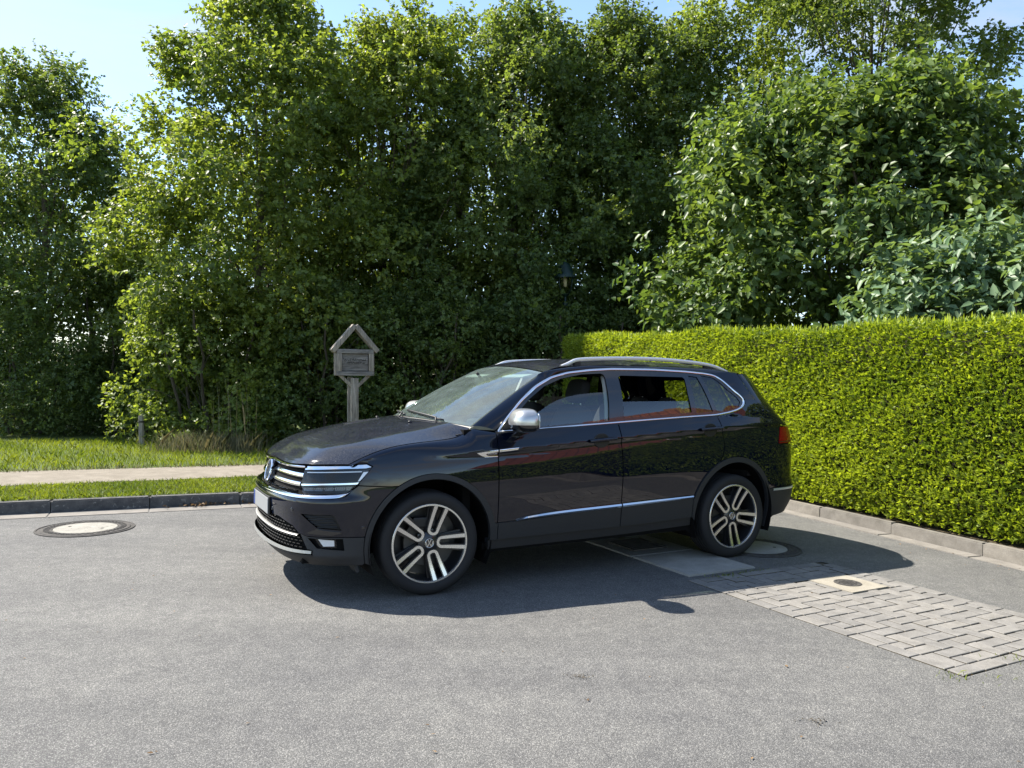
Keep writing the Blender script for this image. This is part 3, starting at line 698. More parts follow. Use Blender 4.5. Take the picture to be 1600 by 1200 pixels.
def ROOF(s, k):
    s = np.asarray(s, float); k = np.asarray(k, float); x0 = -.965-.055*s**2; x1 = -3.34+.35*s**3; x = x0+(x1-x0)*k
    e = np.where(x > -1.06, ye(np.minimum(x, -1.06)), ye(x)); y = s*e
    f = smooth(0, .06, k); zc_ = ztop(x); zed = ze(x)
    z_mid = zc_-(zc_-zed)*np.abs(s)**2.4
    zt0 = 1.606-.05*s**2; z = z_mid*f+(1-f)*(zt0+(ztop(x)-ztop(x0))*.0+(x0-x)*.25)
    y0 = .655*s; y = y*f+(1-f)*y0
    return np.stack([x, y, z], -1)
put('roof', gridpatch(ROOF, np.linspace(0, 1, 21), np.r_[np.linspace(0, .1, 8)[:-1], np.linspace(.1, 1, 30)]), M['paint_dusty'], side='weld')
# ---- roof side and front pillar
Lp = [(-.52, 1.116), (-.612, 1.216), (-.742, 1.334), (-.89, 1.441), (-1.058, 1.521), (-1.223, 1.562), (-1.444, 1.588), (-1.656, 1.602), (-2.063, 1.606), (-2.522, 1.590), (-2.704, 1.574), (-2.84, 1.588), (-2.98, 1.580)]
def Re(x): return (x, float(ye(x)), float(ze(x)))
Up = [tuple(WS(np.array(1.), np.array(t))) for t in (.0, .27, .52, .73, .9, .995)]+[Re(-1.33), Re(-1.6), Re(-2.06), Re(-2.52), Re(-2.74), Re(-2.87), Re(-2.99)]
Lc = cubic(np.arange(13), [(x, float(gy(x, z)), z) for x, z in Lp]); Uc = cubic(np.arange(13), Up)
def PIL(w, k):
    w = np.asarray(w, float); k = np.asarray(k, float); A = Lc(k); B = Uc(k); d = B-A; L = np.linalg.norm(d, axis=-1, keepdims=True)+1e-6
    dn = d/L; nA = np.array([0, .9, .43])
    TA = dn+.45*np.array([.05, .75, .55]); TB = dn-.55*np.array([.0, .35, .85])*1.0
    w = w[..., None]; h00 = 2*w**3-3*w**2+1; h10 = w**3-2*w**2+w; h01 = -2*w**3+3*w**2; h11 = w**3-w**2
    return h00*A+h10*L*.75*TA+h01*B+h11*L*.75*TB
put('roof_side', gridpatch(PIL, np.linspace(0, 1, 11), np.linspace(0, 12, 90), 1.), M['paint'])
# ---- rear end above the belt
dz_ = [1.128, 1.165, 1.245, 1.368, 1.475, 1.582]; dx_ = [-3.382, -3.318, -3.203, -3.073, -3.018, -2.973]
xD = pchip(dz_, dx_); xC = pchip([1.10, 1.2, 1.35, 1.5, 1.60], [-3.76, -3.70, -3.58, -3.46, -3.36])
def TG(a, z):
    a = np.asarray(a, float); z = np.asarray(z, float); x0 = xD(z); y0 = gy(x0, z); ca = np.cos(a*math.pi/2); sa = np.sin(a*math.pi/2)
    return np.stack([x0+(xC(z)-x0)*sa, y0*np.clip(ca, 0, 1)**.95, z+0*x0+.02*sa*smooth(1.45, 1.6, z)], -1)
put('tailgate', patch(TG, [(0.01, 1.128), (.99, 1.10), (.99, 1.57), (.01, 1.575)], [[(.35, 1.17), (.97, 1.15), (.97, 1.52), (.40, 1.51)]], .06, .03, .04, fold=.0, sgn=1), M['paint'], side='weld')
put('rear_window', patch(TG, [(.34, 1.165), (.99, 1.145), (.99, 1.525), (.39, 1.515)], (), .06, .03, .05, -.006, 0), M['glass_dark'], side='weld')
_ys = np.linspace(-.63, .63, 25); _q = lambda y, a, b, z: (a-b*(1-(abs(y)/.66)**2.2), y, z+.03*(1-(y/.64)**2))
sp = MB().loft([[_q(y, -2.96, .36, 1.600) for y in _ys], [_q(y, -3.055, .39, 1.578) for y in _ys], [_q(y, -3.0, .37, 1.558) for y in _ys]])
sp.build('roof_spoiler', M['paint'], car, auto=40)
# ---- front bumper
bum = [(0., .672), (.36, .679), (.69, .678), (.925, .685), (1.013, .702), (1.053, .740), (1.090, .7685), (1.305, .7565)]
bum += xu(arc(FA[0], FA[1], .482, 56, 10, 12))+[(1.13, .4345), (.995, .437), (.75, .436), (.685, .447), (.618, .494), (.44, .530), (.0, .530)]
vent = [(.70, .580), (.91, .584), (.945, .572), (.984, .480), (.823, .492)]
put('front_bumper', patch(S, bum, [vent], .04, .016, .02), M['paint'], side='weld')
put('vent_insert', patch(S, [(u, z) for u, z in vent], (), .03, .015, .03, -.018, 0), M['plastic'])
rb = MB()
for i in range(7):
    z = .495+i*.0125; u0 = .80-(z-.49)*1.0; u1 = .975-(z-.48)*.55; q = [body(np.array(u), np.array(z+.003*math.sin(30*u+i*2)), -.012) for u in np.linspace(u0, u1, 16)]; rb.tube(q, .0035, 5)
both('vent_ribs', rb, M['cladding'], sm=True)
put('vent_blade', patch(S, [(.747, .456), (.823, .486), (.985, .470), (.985, .463), (.92, .447)], (), .03, .012, .03, .010, .02), M['black_gloss'])
fog = [(.757, .424), (.995, .424), (1.006, .347), (.825, .360)]
clad = [(.70, .4415), (.753, .4305), (.995, .4315), (1.128, .429)]+xu(arc(FA[0], FA[1], .482, 8, -12, 6))+[(1.126, .243), (.882, .262), (.80, .285), (.795, .346), (.755, .352)]
put('front_cladding', patch(S, clad, [fog], .03, .016, .02, .002), M['cladding'])
put('fog_housing', patch(S, fog, (), .03, .015, .03, -.025, 0), M['plastic'])
fl = empty('fog_lamp', parent=car); fr_ = empty('fog_lamp', parent=car)
for par, sd in ((fl, 'L'), (fr_, 'R')):
    put('reflector', patch(S, [(.823, .416), (.935, .410), (.938, .372), (.861, .370)], (), .02, .01, .02, -.018, .004), M['lamp_white'], par, sd)
    put('lens', patch(S, [(.80, .420), (.95, .419), (.955, .364), (.85, .362)], (), .03, .015, .03, -.008, 0), M['lens'], par, sd)
put('skid_trim', patch(S, [(0., .311), (.30, .315), (.60, .319), (.79, .323), (.79, .342), (.60, .341), (.3, .340), (0., .339)], (), .04, .008, .02, .010, .03), M['satin_dull'], side='weld')
put('front_lip', patch(S, [(0., .235), (.88, .235), (1.126, .242), (.884, .264), (.80, .287), (.79, .313), (.3, .307), (0., .305)], (), .04, .014, .03, -.002), M['sill_black'], side='weld')
put('intake_back', patch(S, [(0., .345), (.755, .350), (.70, .445), (.618, .497), (.44, .533), (0, .533)], (), .05, .03, .05, -.05, 0), M['under'], side='weld')
hx = MB()
for r in range(9):
    z = .358+r*.0205
    for c_ in range(16):
        u = .018+c_*.045+(.0225 if r % 2 else 0)
        lim = .70-(max(z-.44, 0))*2.2 if z < .5 else .50-(z-.5)*6
        if u > lim or u < .01: continue
        if abs(z-.432) < .012: continue
        for sy in (1, -1):
            P = body(np.array(u), np.array(z), -.02)*np.array([1, sy, 1]); hx.box(P, (.03, .028, .006), rotz(sy*math.atan2(float(plan_n(np.array(u))[1]), float(plan_n(np.array(u))[0]))), 0)
hx.build('intake_mesh', M['black_gloss'], car)['kind'] = 'stuff'
st_ = MB()
for sy in (1, -1): st_.loft([[body(np.array(u), np.array(z), o)*np.array([1, sy, 1]) for z, o in ((.439, -.025), (.440, .000), (.435, .007), (.428, .004), (.425, -.025))] for u in np.linspace(0, .668, 24)])
st_.build('intake_trim', M['satin_dull'], car, auto=40)
# ---- grille, trims, emblem
gri = empty('grille', parent=car)
put('grille_back', patch(S, [(0, .702), (.66, .715), (.63, .76), (.655, .882), (.3, .885), (0, .895)], (), .05, .03, .05, -.045, 0), M['under'], gri, side='weld')
def bar(u0, u1, z0f, z1f, o, name, m, par, n=26, sides=(1, -1), th=.02):
    b = MB()
    for sy in sides:
        b.loft([[body(np.array(u), np.array(z), oo)*np.array([1, sy, 1]) for z, oo in ((z0f(u), o-th), (z0f(u)+.0015, o), (.5*(z0f(u)+z1f(u)), o+.005), (z1f(u)-.0015, o), (z1f(u), o-th))] for u in np.linspace(u0, u1, n)])
    return b.build(name, m, par, auto=50)
for sy in (1, -1):
    bar(.085, .635, lambda u: .807, lambda u: .836, -.012, 'slat', M['chrome'], gri, sides=(sy,))
    bar(.085, .625, lambda u: .749, lambda u: .778, -.008, 'slat', M['chrome'], gri, sides=(sy,))
bar(0, .652, lambda u: .872-.008*math.sin(u*4.7), lambda u: .892-.008*math.sin(u*4.7), .004, 'top_trim', M['chrome'], gri)
bar(0, .60, lambda u: .709+.008*u, lambda u: .717+.008*u, -.008, 'lower_line', M['chrome'], gri)
zt_lo = pchip([0, .36, .69, .925, 1.01, 1.051], [.674, .681, .682, .689, .707, .741]); zt_hi = pchip([0, .36, .69, .92, 1.01, 1.051], [.694, .701, .703, .712, .722, .744])
bar(0, 1.051, zt_lo, zt_hi, .004, 'front_trim', M['chrome'], car, 50)
def emblem(R, parent, name, m, M4, dep=.008):
    """ring with the two stacked letters; drawn in the plane (p right, q up), M4 maps (p,q,w) to the parent"""
    b = MB(); th = R*.11; T = lambda V: [tuple(M4 @ Vector(v)) for v in V]
    n = 36; prof_ = [(R, 0), (R, dep*.7), (R-th*.5, dep), (R-th, dep*.7), (R-th, 0)]; V = []; F = []
    for j in range(n):
        a = 2*math.pi*j/n; V += [(r*math.cos(a), r*math.sin(a), w) for r, w in prof_]
    F = [(j*5+i, j*5+i+1, ((j+1) % n)*5+i+1, ((j+1) % n)*5+i) for j in range(n) for i in range(4)]; b.add(T(V), F)
    def stroke(p, q):
        p = np.array(p)*R; q = np.array(q)*R; d = q-p; d /= np.linalg.norm(d); s_ = np.array([-d[1], d[0]])*th*.62; e = d*th*.25
        pl = [p-s_-e, q-s_+e, q+s_+e, p+s_-e]; k = MB().prism([tuple(x) for x in pl], 0, dep*.75); b.add(T(k.V), k.F)
    stroke((-.42, .84), (-.06, .10)); stroke((.42, .84), (.06, .10)); stroke((-.09, .10), (.09, .10))
    stroke((-.84, .42), (-.42, -.80)); stroke((-.42, -.80), (-.06, -.06)); stroke((.84, .42), (.42, -.80)); stroke((.42, -.80), (.06, -.06)); stroke((-.09, -.06), (.09, -.06))
    return b.build(name, m, parent, auto=35)
Pem = body(np.array(0.), np.array(.795), .0)
Rm = Matrix(((0, 0, 1, Pem[0]+.005), (1, 0, 0, 0), (0, 1, 0, .800), (0, 0, 0, 1))) @ Matrix.Rotation(math.radians(-14), 4, 'X')
MB().lathe([(.086, -.02), (.086, .0), (.07, .004), (.0005, .006)], 40, 'z').build('emblem_base', M['black_gloss'], gri).matrix_local = Rm
emblem(.082, gri, 'emblem', M['chrome'], Rm @ Matrix.Translation((0, 0, .006)), .010)
# number plate without characters (blurred in the photograph)
pl = empty('number_plate', parent=car); xp = .968
MB().box((xp-.010, 0, .575), (.012, .54, .13), None, .004).build('plate_holder', M['plastic'], pl)
MB().box((xp, 0, .575), (.006, .52, .11), None, .002).build('plate_face', M['plate'], pl)
MB().box((xp+.0035, -.237, .575), (.002, .042, .105)).build('country_band', M['plate_blue'], pl)
# ---- headlights
HL = [(.655, .884), (.80, .890), (1.0, .901), (1.143, .909), (1.177, .893), (1.094, .793), (1.018, .726), (.95, .717), (.686, .708), (.645, .76)]
def shape(par, sd, name, poly, o, m, fold=.006, st=.02): return put(name, patch(S, poly, (), .03, .012, st, o, fold), m, par, sd)
for sd in ('L', 'R'):
    h = empty('headlight', parent=car)
    shape(h, sd, 'housing', HL, -.055, M['lamp_housing'], 0)
    shape(h, sd, 'upper_trim', [(.652, .884), (.80, .890), (1.0, .901), (1.143, .909), (1.174, .893), (1.137, .885), (1.0, .880), (.80, .869), (.648, .862)], -.004, M['chrome'], .02)
    shape(h, sd, 'light_line', [(.66, .851), (.9, .861), (1.11, .868), (1.11, .862), (.9, .855), (.66, .845)], -.020, M['lamp_white'])
    shape(h, sd, 'day_light', [(1.121, .861), (1.154, .864), (1.098, .803), (1.083, .799)], -.010, M['lamp_white'])
    for a, b_ in ((.862, .955), (1.005, 1.075)):
        shape(h, sd, 'projector_frame', [(a-.008, .795), (b_+.008, .798), (b_+.008, .850), (a-.008, .848)], -.040, M['lamp_module'])
        shape(h, sd, 'projector', [(a+.006, .804), (b_-.006, .806), (b_-.006, .842), (a+.006, .840)], -.026, M['lamp_white'], .01)
    shape(h, sd, 'lower_trim', [(.640, .768), (.85, .780), (1.072, .791), (1.092, .794), (1.080, .780), (.85, .770), (.640, .757)], -.006, M['chrome'], .02)
    shape(h, sd, 'indicator_strip', [(.655, .745), (1.05, .765), (1.03, .742), (.66, .728)], -.022, M['black_gloss'])
    k = MB()
    for i in range(22):
        u = .67+i*.0165; k.box(body(np.array(u), np.array(.737+.045*(u-.66)), -.012)*np.array([1, 1 if sd == 'L' else -1, 1]), (.008, .006, .008))
    k.build('indicator_studs', M['lamp_module'], h)
    shape(h, sd, 'lens', HL, -.001, M['lens'], 0)
# ---- tail lights and rear bumper
for sd in ('L', 'R'):
    t_ = empty('tail_light', parent=car)
    put('lens', patch(SU, [(4.99, 1.108), (5.06, 1.115), (5.25, 1.10), (5.5, 1.085), (5.5, .985), (5.2, .965), (4.947, .967), (4.96, 1.03)], (), .03, .02, .03, .004, .02), M['red_lens'], t_, sd)
    put('lower_lens', patch(SU, [(4.948, .985), (5.2, .985), (5.2, .975), (4.946, .976)], (), .03, .02, .03, .007, .004), M['badge_red'], t_, sd)
rbm = [(4.895, .566), (5.3, .566), (UMAX, .566), (UMAX, .33), (5.2, .325), (5.02, .318), (4.80, .300)]+xu([(RA[0]-.486*math.cos(math.radians(a)), RA[1]+.486*math.sin(math.radians(a))) for a in np.linspace(-12, 21, 8)])
put('rear_bumper', patch(S, rbm, (), .04, .02, .025, .002), M['cladding'], side='weld')
bar(4.90, 5.9, lambda u: .540, lambda u: .562, .004, 'rear_trim', M['satin'], car, 30)
put('tail_panel', patch(SU, [(5.5, 1.10), (UMAX, 1.10), (UMAX, .955), (5.5, .955)], (), .05, .03, .05), M['paint'], side='weld')
# ---- arch, door and sill cladding
fac = arc(FA[0], FA[1], .478, -12, 167, 34)+[(-.500, .463), (-.500, .345)]+[(-.440, .345)]+arc(FA[0]+.004, FA[1]+.004, .439, 181, -16, 34)
put('wheel_arch_trim', patch(S, xu(fac), (), .05, .03, .02, .012, .03), M['cladding'])
rac = arc(RA[0], RA[1], .482, 18, 200, 34)+arc(RA[0], RA[1], .438, 200, -4, 34)+[(-2.347, .355), (-2.325, .385), (-2.322, .53)]
put('wheel_arch_trim', patch(S, xu(rac), (), .05, .03, .02, .012, .03), M['cladding'])
zlo = pchip([-.5, -1.58, -2.33], [.345, .357, .380])
put('door_cladding', patch(S, xu(along(lambda x: zm(x)-.004, -.507, -1.5835, 10)+along(zlo, -1.5835, -.507, 10)), (), .05, .02, .03, .010, .02), M['cladding'])
put('door_cladding', patch(S, xu(along(lambda x: zm(x)-.004, -1.5915, -2.318, 10)+along(zlo, -2.318, -1.5915, 10)), (), .05, .02, .03, .010, .02), M['cladding'])
put('sill', patch(S, xu(along(lambda x: zlo(x)-.006, -.445, -2.33, 12)+along(lambda x: zlo(x)-.075, -2.33, -.445, 12)), (), .06, .02, .04, -.012, .06), M['sill_black'])
mlo = pchip([-.655, -.72, -1.562, -2.33], [.468, .474, .508, .541]); mhi = pchip([-.655, -.72, -1.562, -2.33], [.470, .494, .538, .563])
for a, b_ in ((-.657, -1.5815), (-1.5935, -2.315)):
    k = MB().loft([[body(np.array(float(u_of_x(x))), np.array(z), o) for z, o in ((mlo(x), .004), (mlo(x)+.002, .016), (.5*(mlo(x)+mhi(x)), .021), (mhi(x)-.002, .013), (mhi(x), .0))] for x in np.linspace(a, b_, 30)])
    both('door_moulding', k, M['chrome'], auto=40)
# ---- handles
for hx_, hz in HND:
    c3 = body(np.array(float(u_of_x(hx_))), np.array(hz), 0.)
    cup = MB().sbox((c3[0], c3[1]-.006, c3[2]-.004), (.150, .066, .112), 1., 10)
    cup.V = [v if v[1] < c3[1]-.004 else (v[0], c3[1]-.004, v[2]) for v in cup.V]
    both('handle_cup', cup, M['plastic'], sm=True)
    hb = MB(); rows = []
    for x in np.linspace(hx_-.125, hx_+.125, 20):
        w = max(0, 1-abs((x-hx_)/.127)**4)**.5; p = body(np.array(float(u_of_x(x))), np.array(float(zc(x))+.001), 0.); hgt = .013*(.75+.25*w)
        rows.append([(p[0], p[1]+.010+(.018+.012*w)*math.cos(q)*1., p[2]+.003+hgt*1.15*math.sin(q)) for q in np.linspace(-math.pi*.8, math.pi*.8, 11)])
    hb.loft(rows); both('door_handle', hb, M['paint'], sm=True)
# ---- fender badge blade
bl = MB(); zbl0 = pchip([-.33, -.40, -.497], [.968, .938, .937]); zbl1 = pchip([-.33, -.40, -.497], [.971, .978, .985])
put('badge_blade', patch(S, xu([(-.328, .969), (-.40, .976), (-.496, .984), (-.496, .974), (-.415, .966), (-.40, .956), (-.425, .9445), (-.496, .9445), (-.496, .936), (-.395, .934)]), (), .02, .008, .01, .008, .012), M['chrome'])
put('badge_field', patch(S, xu([(-.39, .967), (-.4955, .975), (-.4955, .944), (-.42, .943)]), (), .02, .01, .01, .003, .0), M['badge_red'])
put('badge_blade', patch(S, xu([(-.508, .985), (-.60, .992), (-.665, .996), (-.655, .986), (-.60, .979), (-.508, .972)]), (), .02, .008, .01, .008, .012), M['chrome'])
def text_mesh(s, size, name, m, parent, M4, ext=.001):
    cu = bpy.data.curves.new(name, 'FONT'); cu.body = s; cu.size = size; cu.extrude = ext; cu.align_x = 'CENTER'; cu.align_y = 'CENTER'
    ob = bpy.data.objects.new(name+'_src', cu); C.objects.link(ob); me = bpy.data.meshes.new_from_object(ob); bpy.data.objects.remove(ob)
    me.name = name; me.materials.clear(); me.materials.append(m); o = link(name, me, parent); o.matrix_local = M4; return o
for sy in (1, -1):
    p = body(np.array(float(u_of_x(-.452))), np.array(.9595), .005)
    text_mesh('4MOTION', .0165, 'badge_lettering', M['lamp_white'], car, Matrix(((-sy, 0, 0, p[0]), (0, 0, sy, sy*p[1]), (0, 1, 0, p[2]), (0, 0, 0, 1))))
# ---- window band
fwin = [(-.605, 1.135), (-.70, 1.240), (-.83, 1.350), (-.98, 1.445), (-1.15, 1.508), (-1.35, 1.545), (-1.53, 1.556), (-1.555, 1.548), (-1.562, 1.52), (-1.535, 1.33), (-1.510, 1.185), (-.95, 1.150)]
rwin = [(-1.690, 1.530), (-1.72, 1.543), (-2.345, 1.541), (-2.362, 1.525), (-2.348, 1.40), (-2.352, 1.245), (-1.655, 1.203)]
tri_ = [(-2.415, 1.555), (-2.505, 1.545), (-2.588, 1.252), (-2.402, 1.240)]
qua = [(-2.552, 1.560), (-2.683, 1.543), (-2.735, 1.510), (-2.80, 1.443), (-2.885, 1.375), (-2.912, 1.333), (-2.885, 1.296), (-2.75, 1.262), (-2.636, 1.252)]
chrome_loop = [(-.53, 1.112), (-.619, 1.213), (-.747, 1.330), (-.895, 1.436), (-1.062, 1.515), (-1.223, 1.555), (-1.444, 1.580), (-1.656, 1.594), (-2.063, 1.598), (-2.40, 1.589), (-2.60, 1.576), (-2.70, 1.563), (-2.760, 1.535), (-2.81, 1.487), (-2.87, 1.428), (-2.935, 1.379), (-2.960, 1.345), (-2.955, 1.318), (-2.92, 1.290), (-2.86, 1.265), (-2.769, 1.244), (-2.611, 1.222), (-2.232, 1.204), (-1.90, 1.186), (-1.578, 1.167), (-1.25, 1.148), (-.952, 1.130), (-.70, 1.117)]
put('window_surround', patch(GS, chrome_loop, [fwin, rwin, tri_, qua], .05, .03, .02, -.004, .012, -1.), M['black_gloss'])
put('door_glass', patch(GS, [(-.60, 1.13), (-.62, 1.150), (-.70, 1.175), (-.80, 1.215), (-.909, 1.264), (-1.0, 1.315), (-1.073, 1.345), (-1.17, 1.372), (-1.279, 1.391), (-1.41, 1.404), (-1.545, 1.411), (-1.50, 1.17), (-.95, 1.13)], (), .05, .03, .02, -.014, 0, -1.), M['glass'])
put('door_glass', patch(GS, [(-1.67, 1.335), (-2.0, 1.340), (-2.36, 1.342), (-2.36, 1.23), (-1.645, 1.19)], (), .05, .03, .03, -.014, 0, -1.), M['glass'])
put('fixed_glass', patch(GS, tri_, (), .05, .03, .03, -.010, 0, -1.), M['glass_dark'])
put('quarter_glass', patch(GS, qua, (), .05, .03, .03, -.009, 0, -1.), M['glass_dark'])
lp = dens(chrome_loop, .02); sm_ = lp.copy()
for _ in range(3): sm_ = .25*np.roll(sm_, 1, 0)+.5*sm_+.25*np.roll(sm_, -1, 0)
sm_[0] = lp[0]; sm_[1] = lp[1]; sm_[-1] = lp[-1]
tn = np.roll(sm_, -1, 0)-np.roll(sm_, 1, 0); tn /= np.linalg.norm(tn, axis=1)[:, None]; nn = np.c_[-tn[:, 1], tn[:, 0]]
rows = []
for (x, z), (nx, nz) in zip(sm_, nn):
    wd = .0085
    rows.append([np.array([x+nx*k, float(gy(x+nx*k, z+nz*k))+o, z+nz*k]) for k, o in ((-wd, -.004), (-wd*.85, .005), (0, .009), (wd*.85, .005), (wd, -.004))])
rows.append(rows[0]); both('window_trim', MB().loft(rows), M['chrome'], auto=60)
# black weather strip under the chrome, closes the step to the doors
sk = MB().loft([[body(np.array(float(u_of_x(x))), np.array(float(zb(x))-.010), -.004), body(np.array(float(u_of_x(x))), np.array(float(zb(x))-.004), -.001), np.array([x, float(gy(x, zb(x)+.012))+.001, float(zb(x))+.012])] for x in np.linspace(-.503, -2.66, 50)])
both('belt_seal', sk, M['plastic'], sm=True)
# sail behind the mirror
put('mirror_sail', patch(GS, [(-.56, 1.128), (-.66, 1.228), (-.745, 1.285), (-.74, 1.140)], (), .05, .03, .03, .001, .01, -1.), M['plastic'])
# ---- mirrors
for sy in (1, -1):
    mi = empty('door_mirror', parent=car); fy = sy < 0
    def mf(x, y, z):
        taper = 1-.16*max(z, 0)-.10*max(-z, 0); k = (y+1)/2
        return (x*taper*(1.0 if x > 0 else .55), y*(1-.10*max(z, 0)), z*(1.0-.10*k)+.06*k)
    Rmi = rotz(math.radians(-9))
    capb = MB().sbox((-.665, 1.035, 1.196), (.235, .285, .180), .62, 18, Rmi, mf)
    full = MB(); full.V = capb.V; full.F = capb.F
    V = np.array(capb.V); cz = 1.180
    up = MB(); up.V = [tuple(np.array([-.665, 1.035, 1.196])+(np.array(v)-np.array([-.665, 1.035, 1.196]))*1.012) for v in capb.V]; up.F = [f for f in capb.F if np.mean([V[i][2] for i in f]) > cz]
    dn = MB(); dn.V = capb.V; dn.F = [f for f in capb.F if np.mean([V[i][2] for i in f]) <= cz+.012]
    up.build('mirror_cap', M['silver'], mi, True, flipy=fy); dn.build('mirror_housing', M['black_gloss'], mi, True, flipy=fy)
    MB().sbox((-.725, 1.04, 1.196), (.012, .21, .125), .5, 10, Rmi).build('mirror_glass', M['chrome'], mi, True, flipy=fy)
    MB().loft([[(-.67+a, y, z+c_) for a, c_ in ((.05, .0), (.0, .016), (-.06, .006), (-.055, -.016), (.0, -.022), (.045, -.014))] for y, z in ((.865, 1.085), (.92, 1.098), (.97, 1.120), (1.0, 1.135))], True).build('mirror_arm', M['black_gloss'], mi, True, flipy=fy)
# ---- roof rails
rr = cubic([0, 1, 2, 3, 4, 5, 6], [(-1.19, .628, 1.612), (-1.30, .612, 1.655), (-1.46, .603, 1.684), (-2.0, .600, 1.704), (-2.45, .603, 1.694), (-2.77, .612, 1.664), (-2.95, .628, 1.606)])
rows = []
for k in np.linspace(0, 6, 60):
    p = rr(np.array(k)); w = .014; h_ = .016*min(1, .35+min(k, 6-k)*1.2)
    rows.append([(p[0], p[1]+w*math.copysign(abs(math.cos(q))**.6, math.cos(q)), p[2]-h_+h_*math.copysign(abs(math.sin(q))**.6, math.sin(q))) for q in np.linspace(0, 2*math.pi, 12, endpoint=False)])
both('roof_rail', MB().loft(rows, True), M['satin'], auto=50)
for a, b_ in ((1.35, 1.75), (4.7, 5.1)):
    p = rr(np.array(a)); q = rr(np.array(b_))
    both('rail_foot', MB().loft([[(x_, y_-.012, float(ze(x_))), (x_, y_+.012, float(ze(x_))), (x_, y_+.012, z_-.015), (x_, y_-.012, z_-.015)] for x_, y_, z_ in (p, q)], True), M['plastic'])
# ---- wheels
def wheel(x, y, a0, steer=0., sy=1):
    w = empty('wheel', (x, sy*y, .355), 0, car); w.rotation_euler = (0, 0, steer if sy > 0 else steer)
    fy = sy < 0
    tp = [(.262, .098), (.270, .112), (.285, .120), (.305, .1265), (.325, .124), (.340, .116), (.350, .104), (.3535, .092), (.3555, .075)]
    tread = []
    for c_ in (.055, .018, -.018, -.055): tread += [(.356, c_+.006), (.349, c_+.005), (.349, c_-.005), (.356, c_-.006)]
    tp = tp+tread+[(r, -w_) for r, w_ in tp[::-1]]
    MB().lathe(tp, 72).build('tyre', M['tyre'], w, auto=50, flipy=fy)
    MB().lathe([(.2735, .108), (.2735, .113), (.270, .116), (.2600, .116), (.2575, .112), (.256, .104)], 80).build('rim_lip', M['alu'], w, auto=40, flipy=fy)
    MB().lathe([(.2735, .108), (.2575, .111), (.254, .09), (.246, .04), (.240, -.02), (.238, -.10), (.262, -.105)], 72).build('rim_barrel', M['rim_dark'], w, sm=True, flipy=fy)
    MB().lathe([(.0005, .03), (.165, .03), (.168, .012), (.168, -.01)], 48).lathe([(.238, -.04), (.0005, -.05)], 48).build('brake_disc', M['disc'], w, auto=40, flipy=fy)
    MB().box((.02, .028, .135), (.17, .05, .075), None, .012).build('brake_caliper', M['plastic'], w, flipy=fy)
    def spoke(width, z_in, z_out, thick, over=0.):
        path = [(r, .041-.010*(1-(r-.09)/.17)) for r in np.linspace(.2585, .10, 10)]+[(.090-.026*math.sin(q)+.0, .031*math.cos(q)) for q in np.linspace(0, math.pi, 9)][0:]
        path += [(r, -(.041-.010*(1-(r-.09)/.17))) for r in np.linspace(.10, .2585, 10)]
        path = np.array(path); t_ = np.gradient(path, axis=0); t_ /= np.linalg.norm(t_, axis=1)[:, None]; n_ = np.c_[-t_[:, 1], t_[:, 0]]
        rows_ = []
        for (r, q), nv in zip(path, n_):
            f = (r-.064)/.195; wd = width*(.36+.14*f); h = z_in+(z_out-z_in)*f-.006*math.sin(f*math.pi)
            A_ = np.array([r, q])+nv*wd; B_ = np.array([r, q])-nv*wd
            rows_.append([(A_[0], h-thick, A_[1]), (A_[0], h, A_[1]), (B_[0], h, B_[1]), (B_[0], h-thick, B_[1])])
        return rows_
    for i in range(5):
        a = a0+math.radians(72*i); R_ = roty(a)
        fr = spoke(.0255, .090, .1135, .003); bk = spoke(.040, .085, .1095, .034)
        f_ = MB().loft(fr, True); f_.V = [tuple(R_ @ np.array(v)) for v in f_.V]; f_.build('spoke', M['alu'], w, flipy=fy)
        b_ = MB().loft(bk, True)
        for sgn in (1, -1): b_.loft([[(r, .058-.012*(1-f), sgn*(.078-.035*(1-f))), (r, .058-.012*(1-f), sgn*(.078-.035*(1-f)-.020)), (r, .030, sgn*(.078-.035*(1-f)-.022)), (r, .030, sgn*(.078-.035*(1-f)+.002))] for r, f in zip(np.linspace(.06, .252, 6), np.linspace(0, 1, 6))], True)
        b_.V = [tuple(R_ @ np.array(v)) for v in b_.V]; b_.build('spoke_back', M['rim_dark'], w, flipy=fy)
        MB().lathe([(.012, .060), (.012, .074), (.0005, .076)], 10, 'y', tuple(R_ @ np.array([.058*math.cos(.0)+.028, 0, 0]))).build('wheel_bolt', M['rim_dark'], w, flipy=fy)
    MB().lathe([(.078, .03), (.074, .075), (.052, .088), (.0365, .092)], 40).build('hub', M['rim_dark'], w, auto=40, flipy=fy)
    MB().lathe([(.0365, .085), (.0355, .094), (.0005, .096)], 40).build('hub_cap', M['black_gloss'], w, auto=40, flipy=fy)
    Me = Matrix(((-1, 0, 0, 0), (0, 0, 1, .0945), (0, 1, 0, 0), (0, 0, 0, 1))) if sy > 0 else Matrix(((1, 0, 0, 0), (0, 0, -1, -.0945), (0, 1, 0, 0), (0, 0, 0, 1)))
    emblem(.032, w, 'cap_emblem', M['alu'], Me, .004)
wheel(0, .793, math.radians(180), math.radians(-3.5)); wheel(0, .793, math.radians(20), math.radians(-3.5), -1)
wheel(-2.79, .793, math.radians(170)); wheel(-2.79, .793, math.radians(40), 0, -1)
for (ax, az) in (FA, RA):
    ln = MB().lathe([(.452, .075), (.455, -.10), (.455, -.36)], 40, 'y', (ax, .83, az), math.radians(-24), math.radians(204))
    ln.lathe([(.455, -.36), (.0005, -.36)], 40, 'y', (ax, .83, az), math.radians(-24), math.radians(204)); both('wheel_liner', ln, M['under'], sm=True)
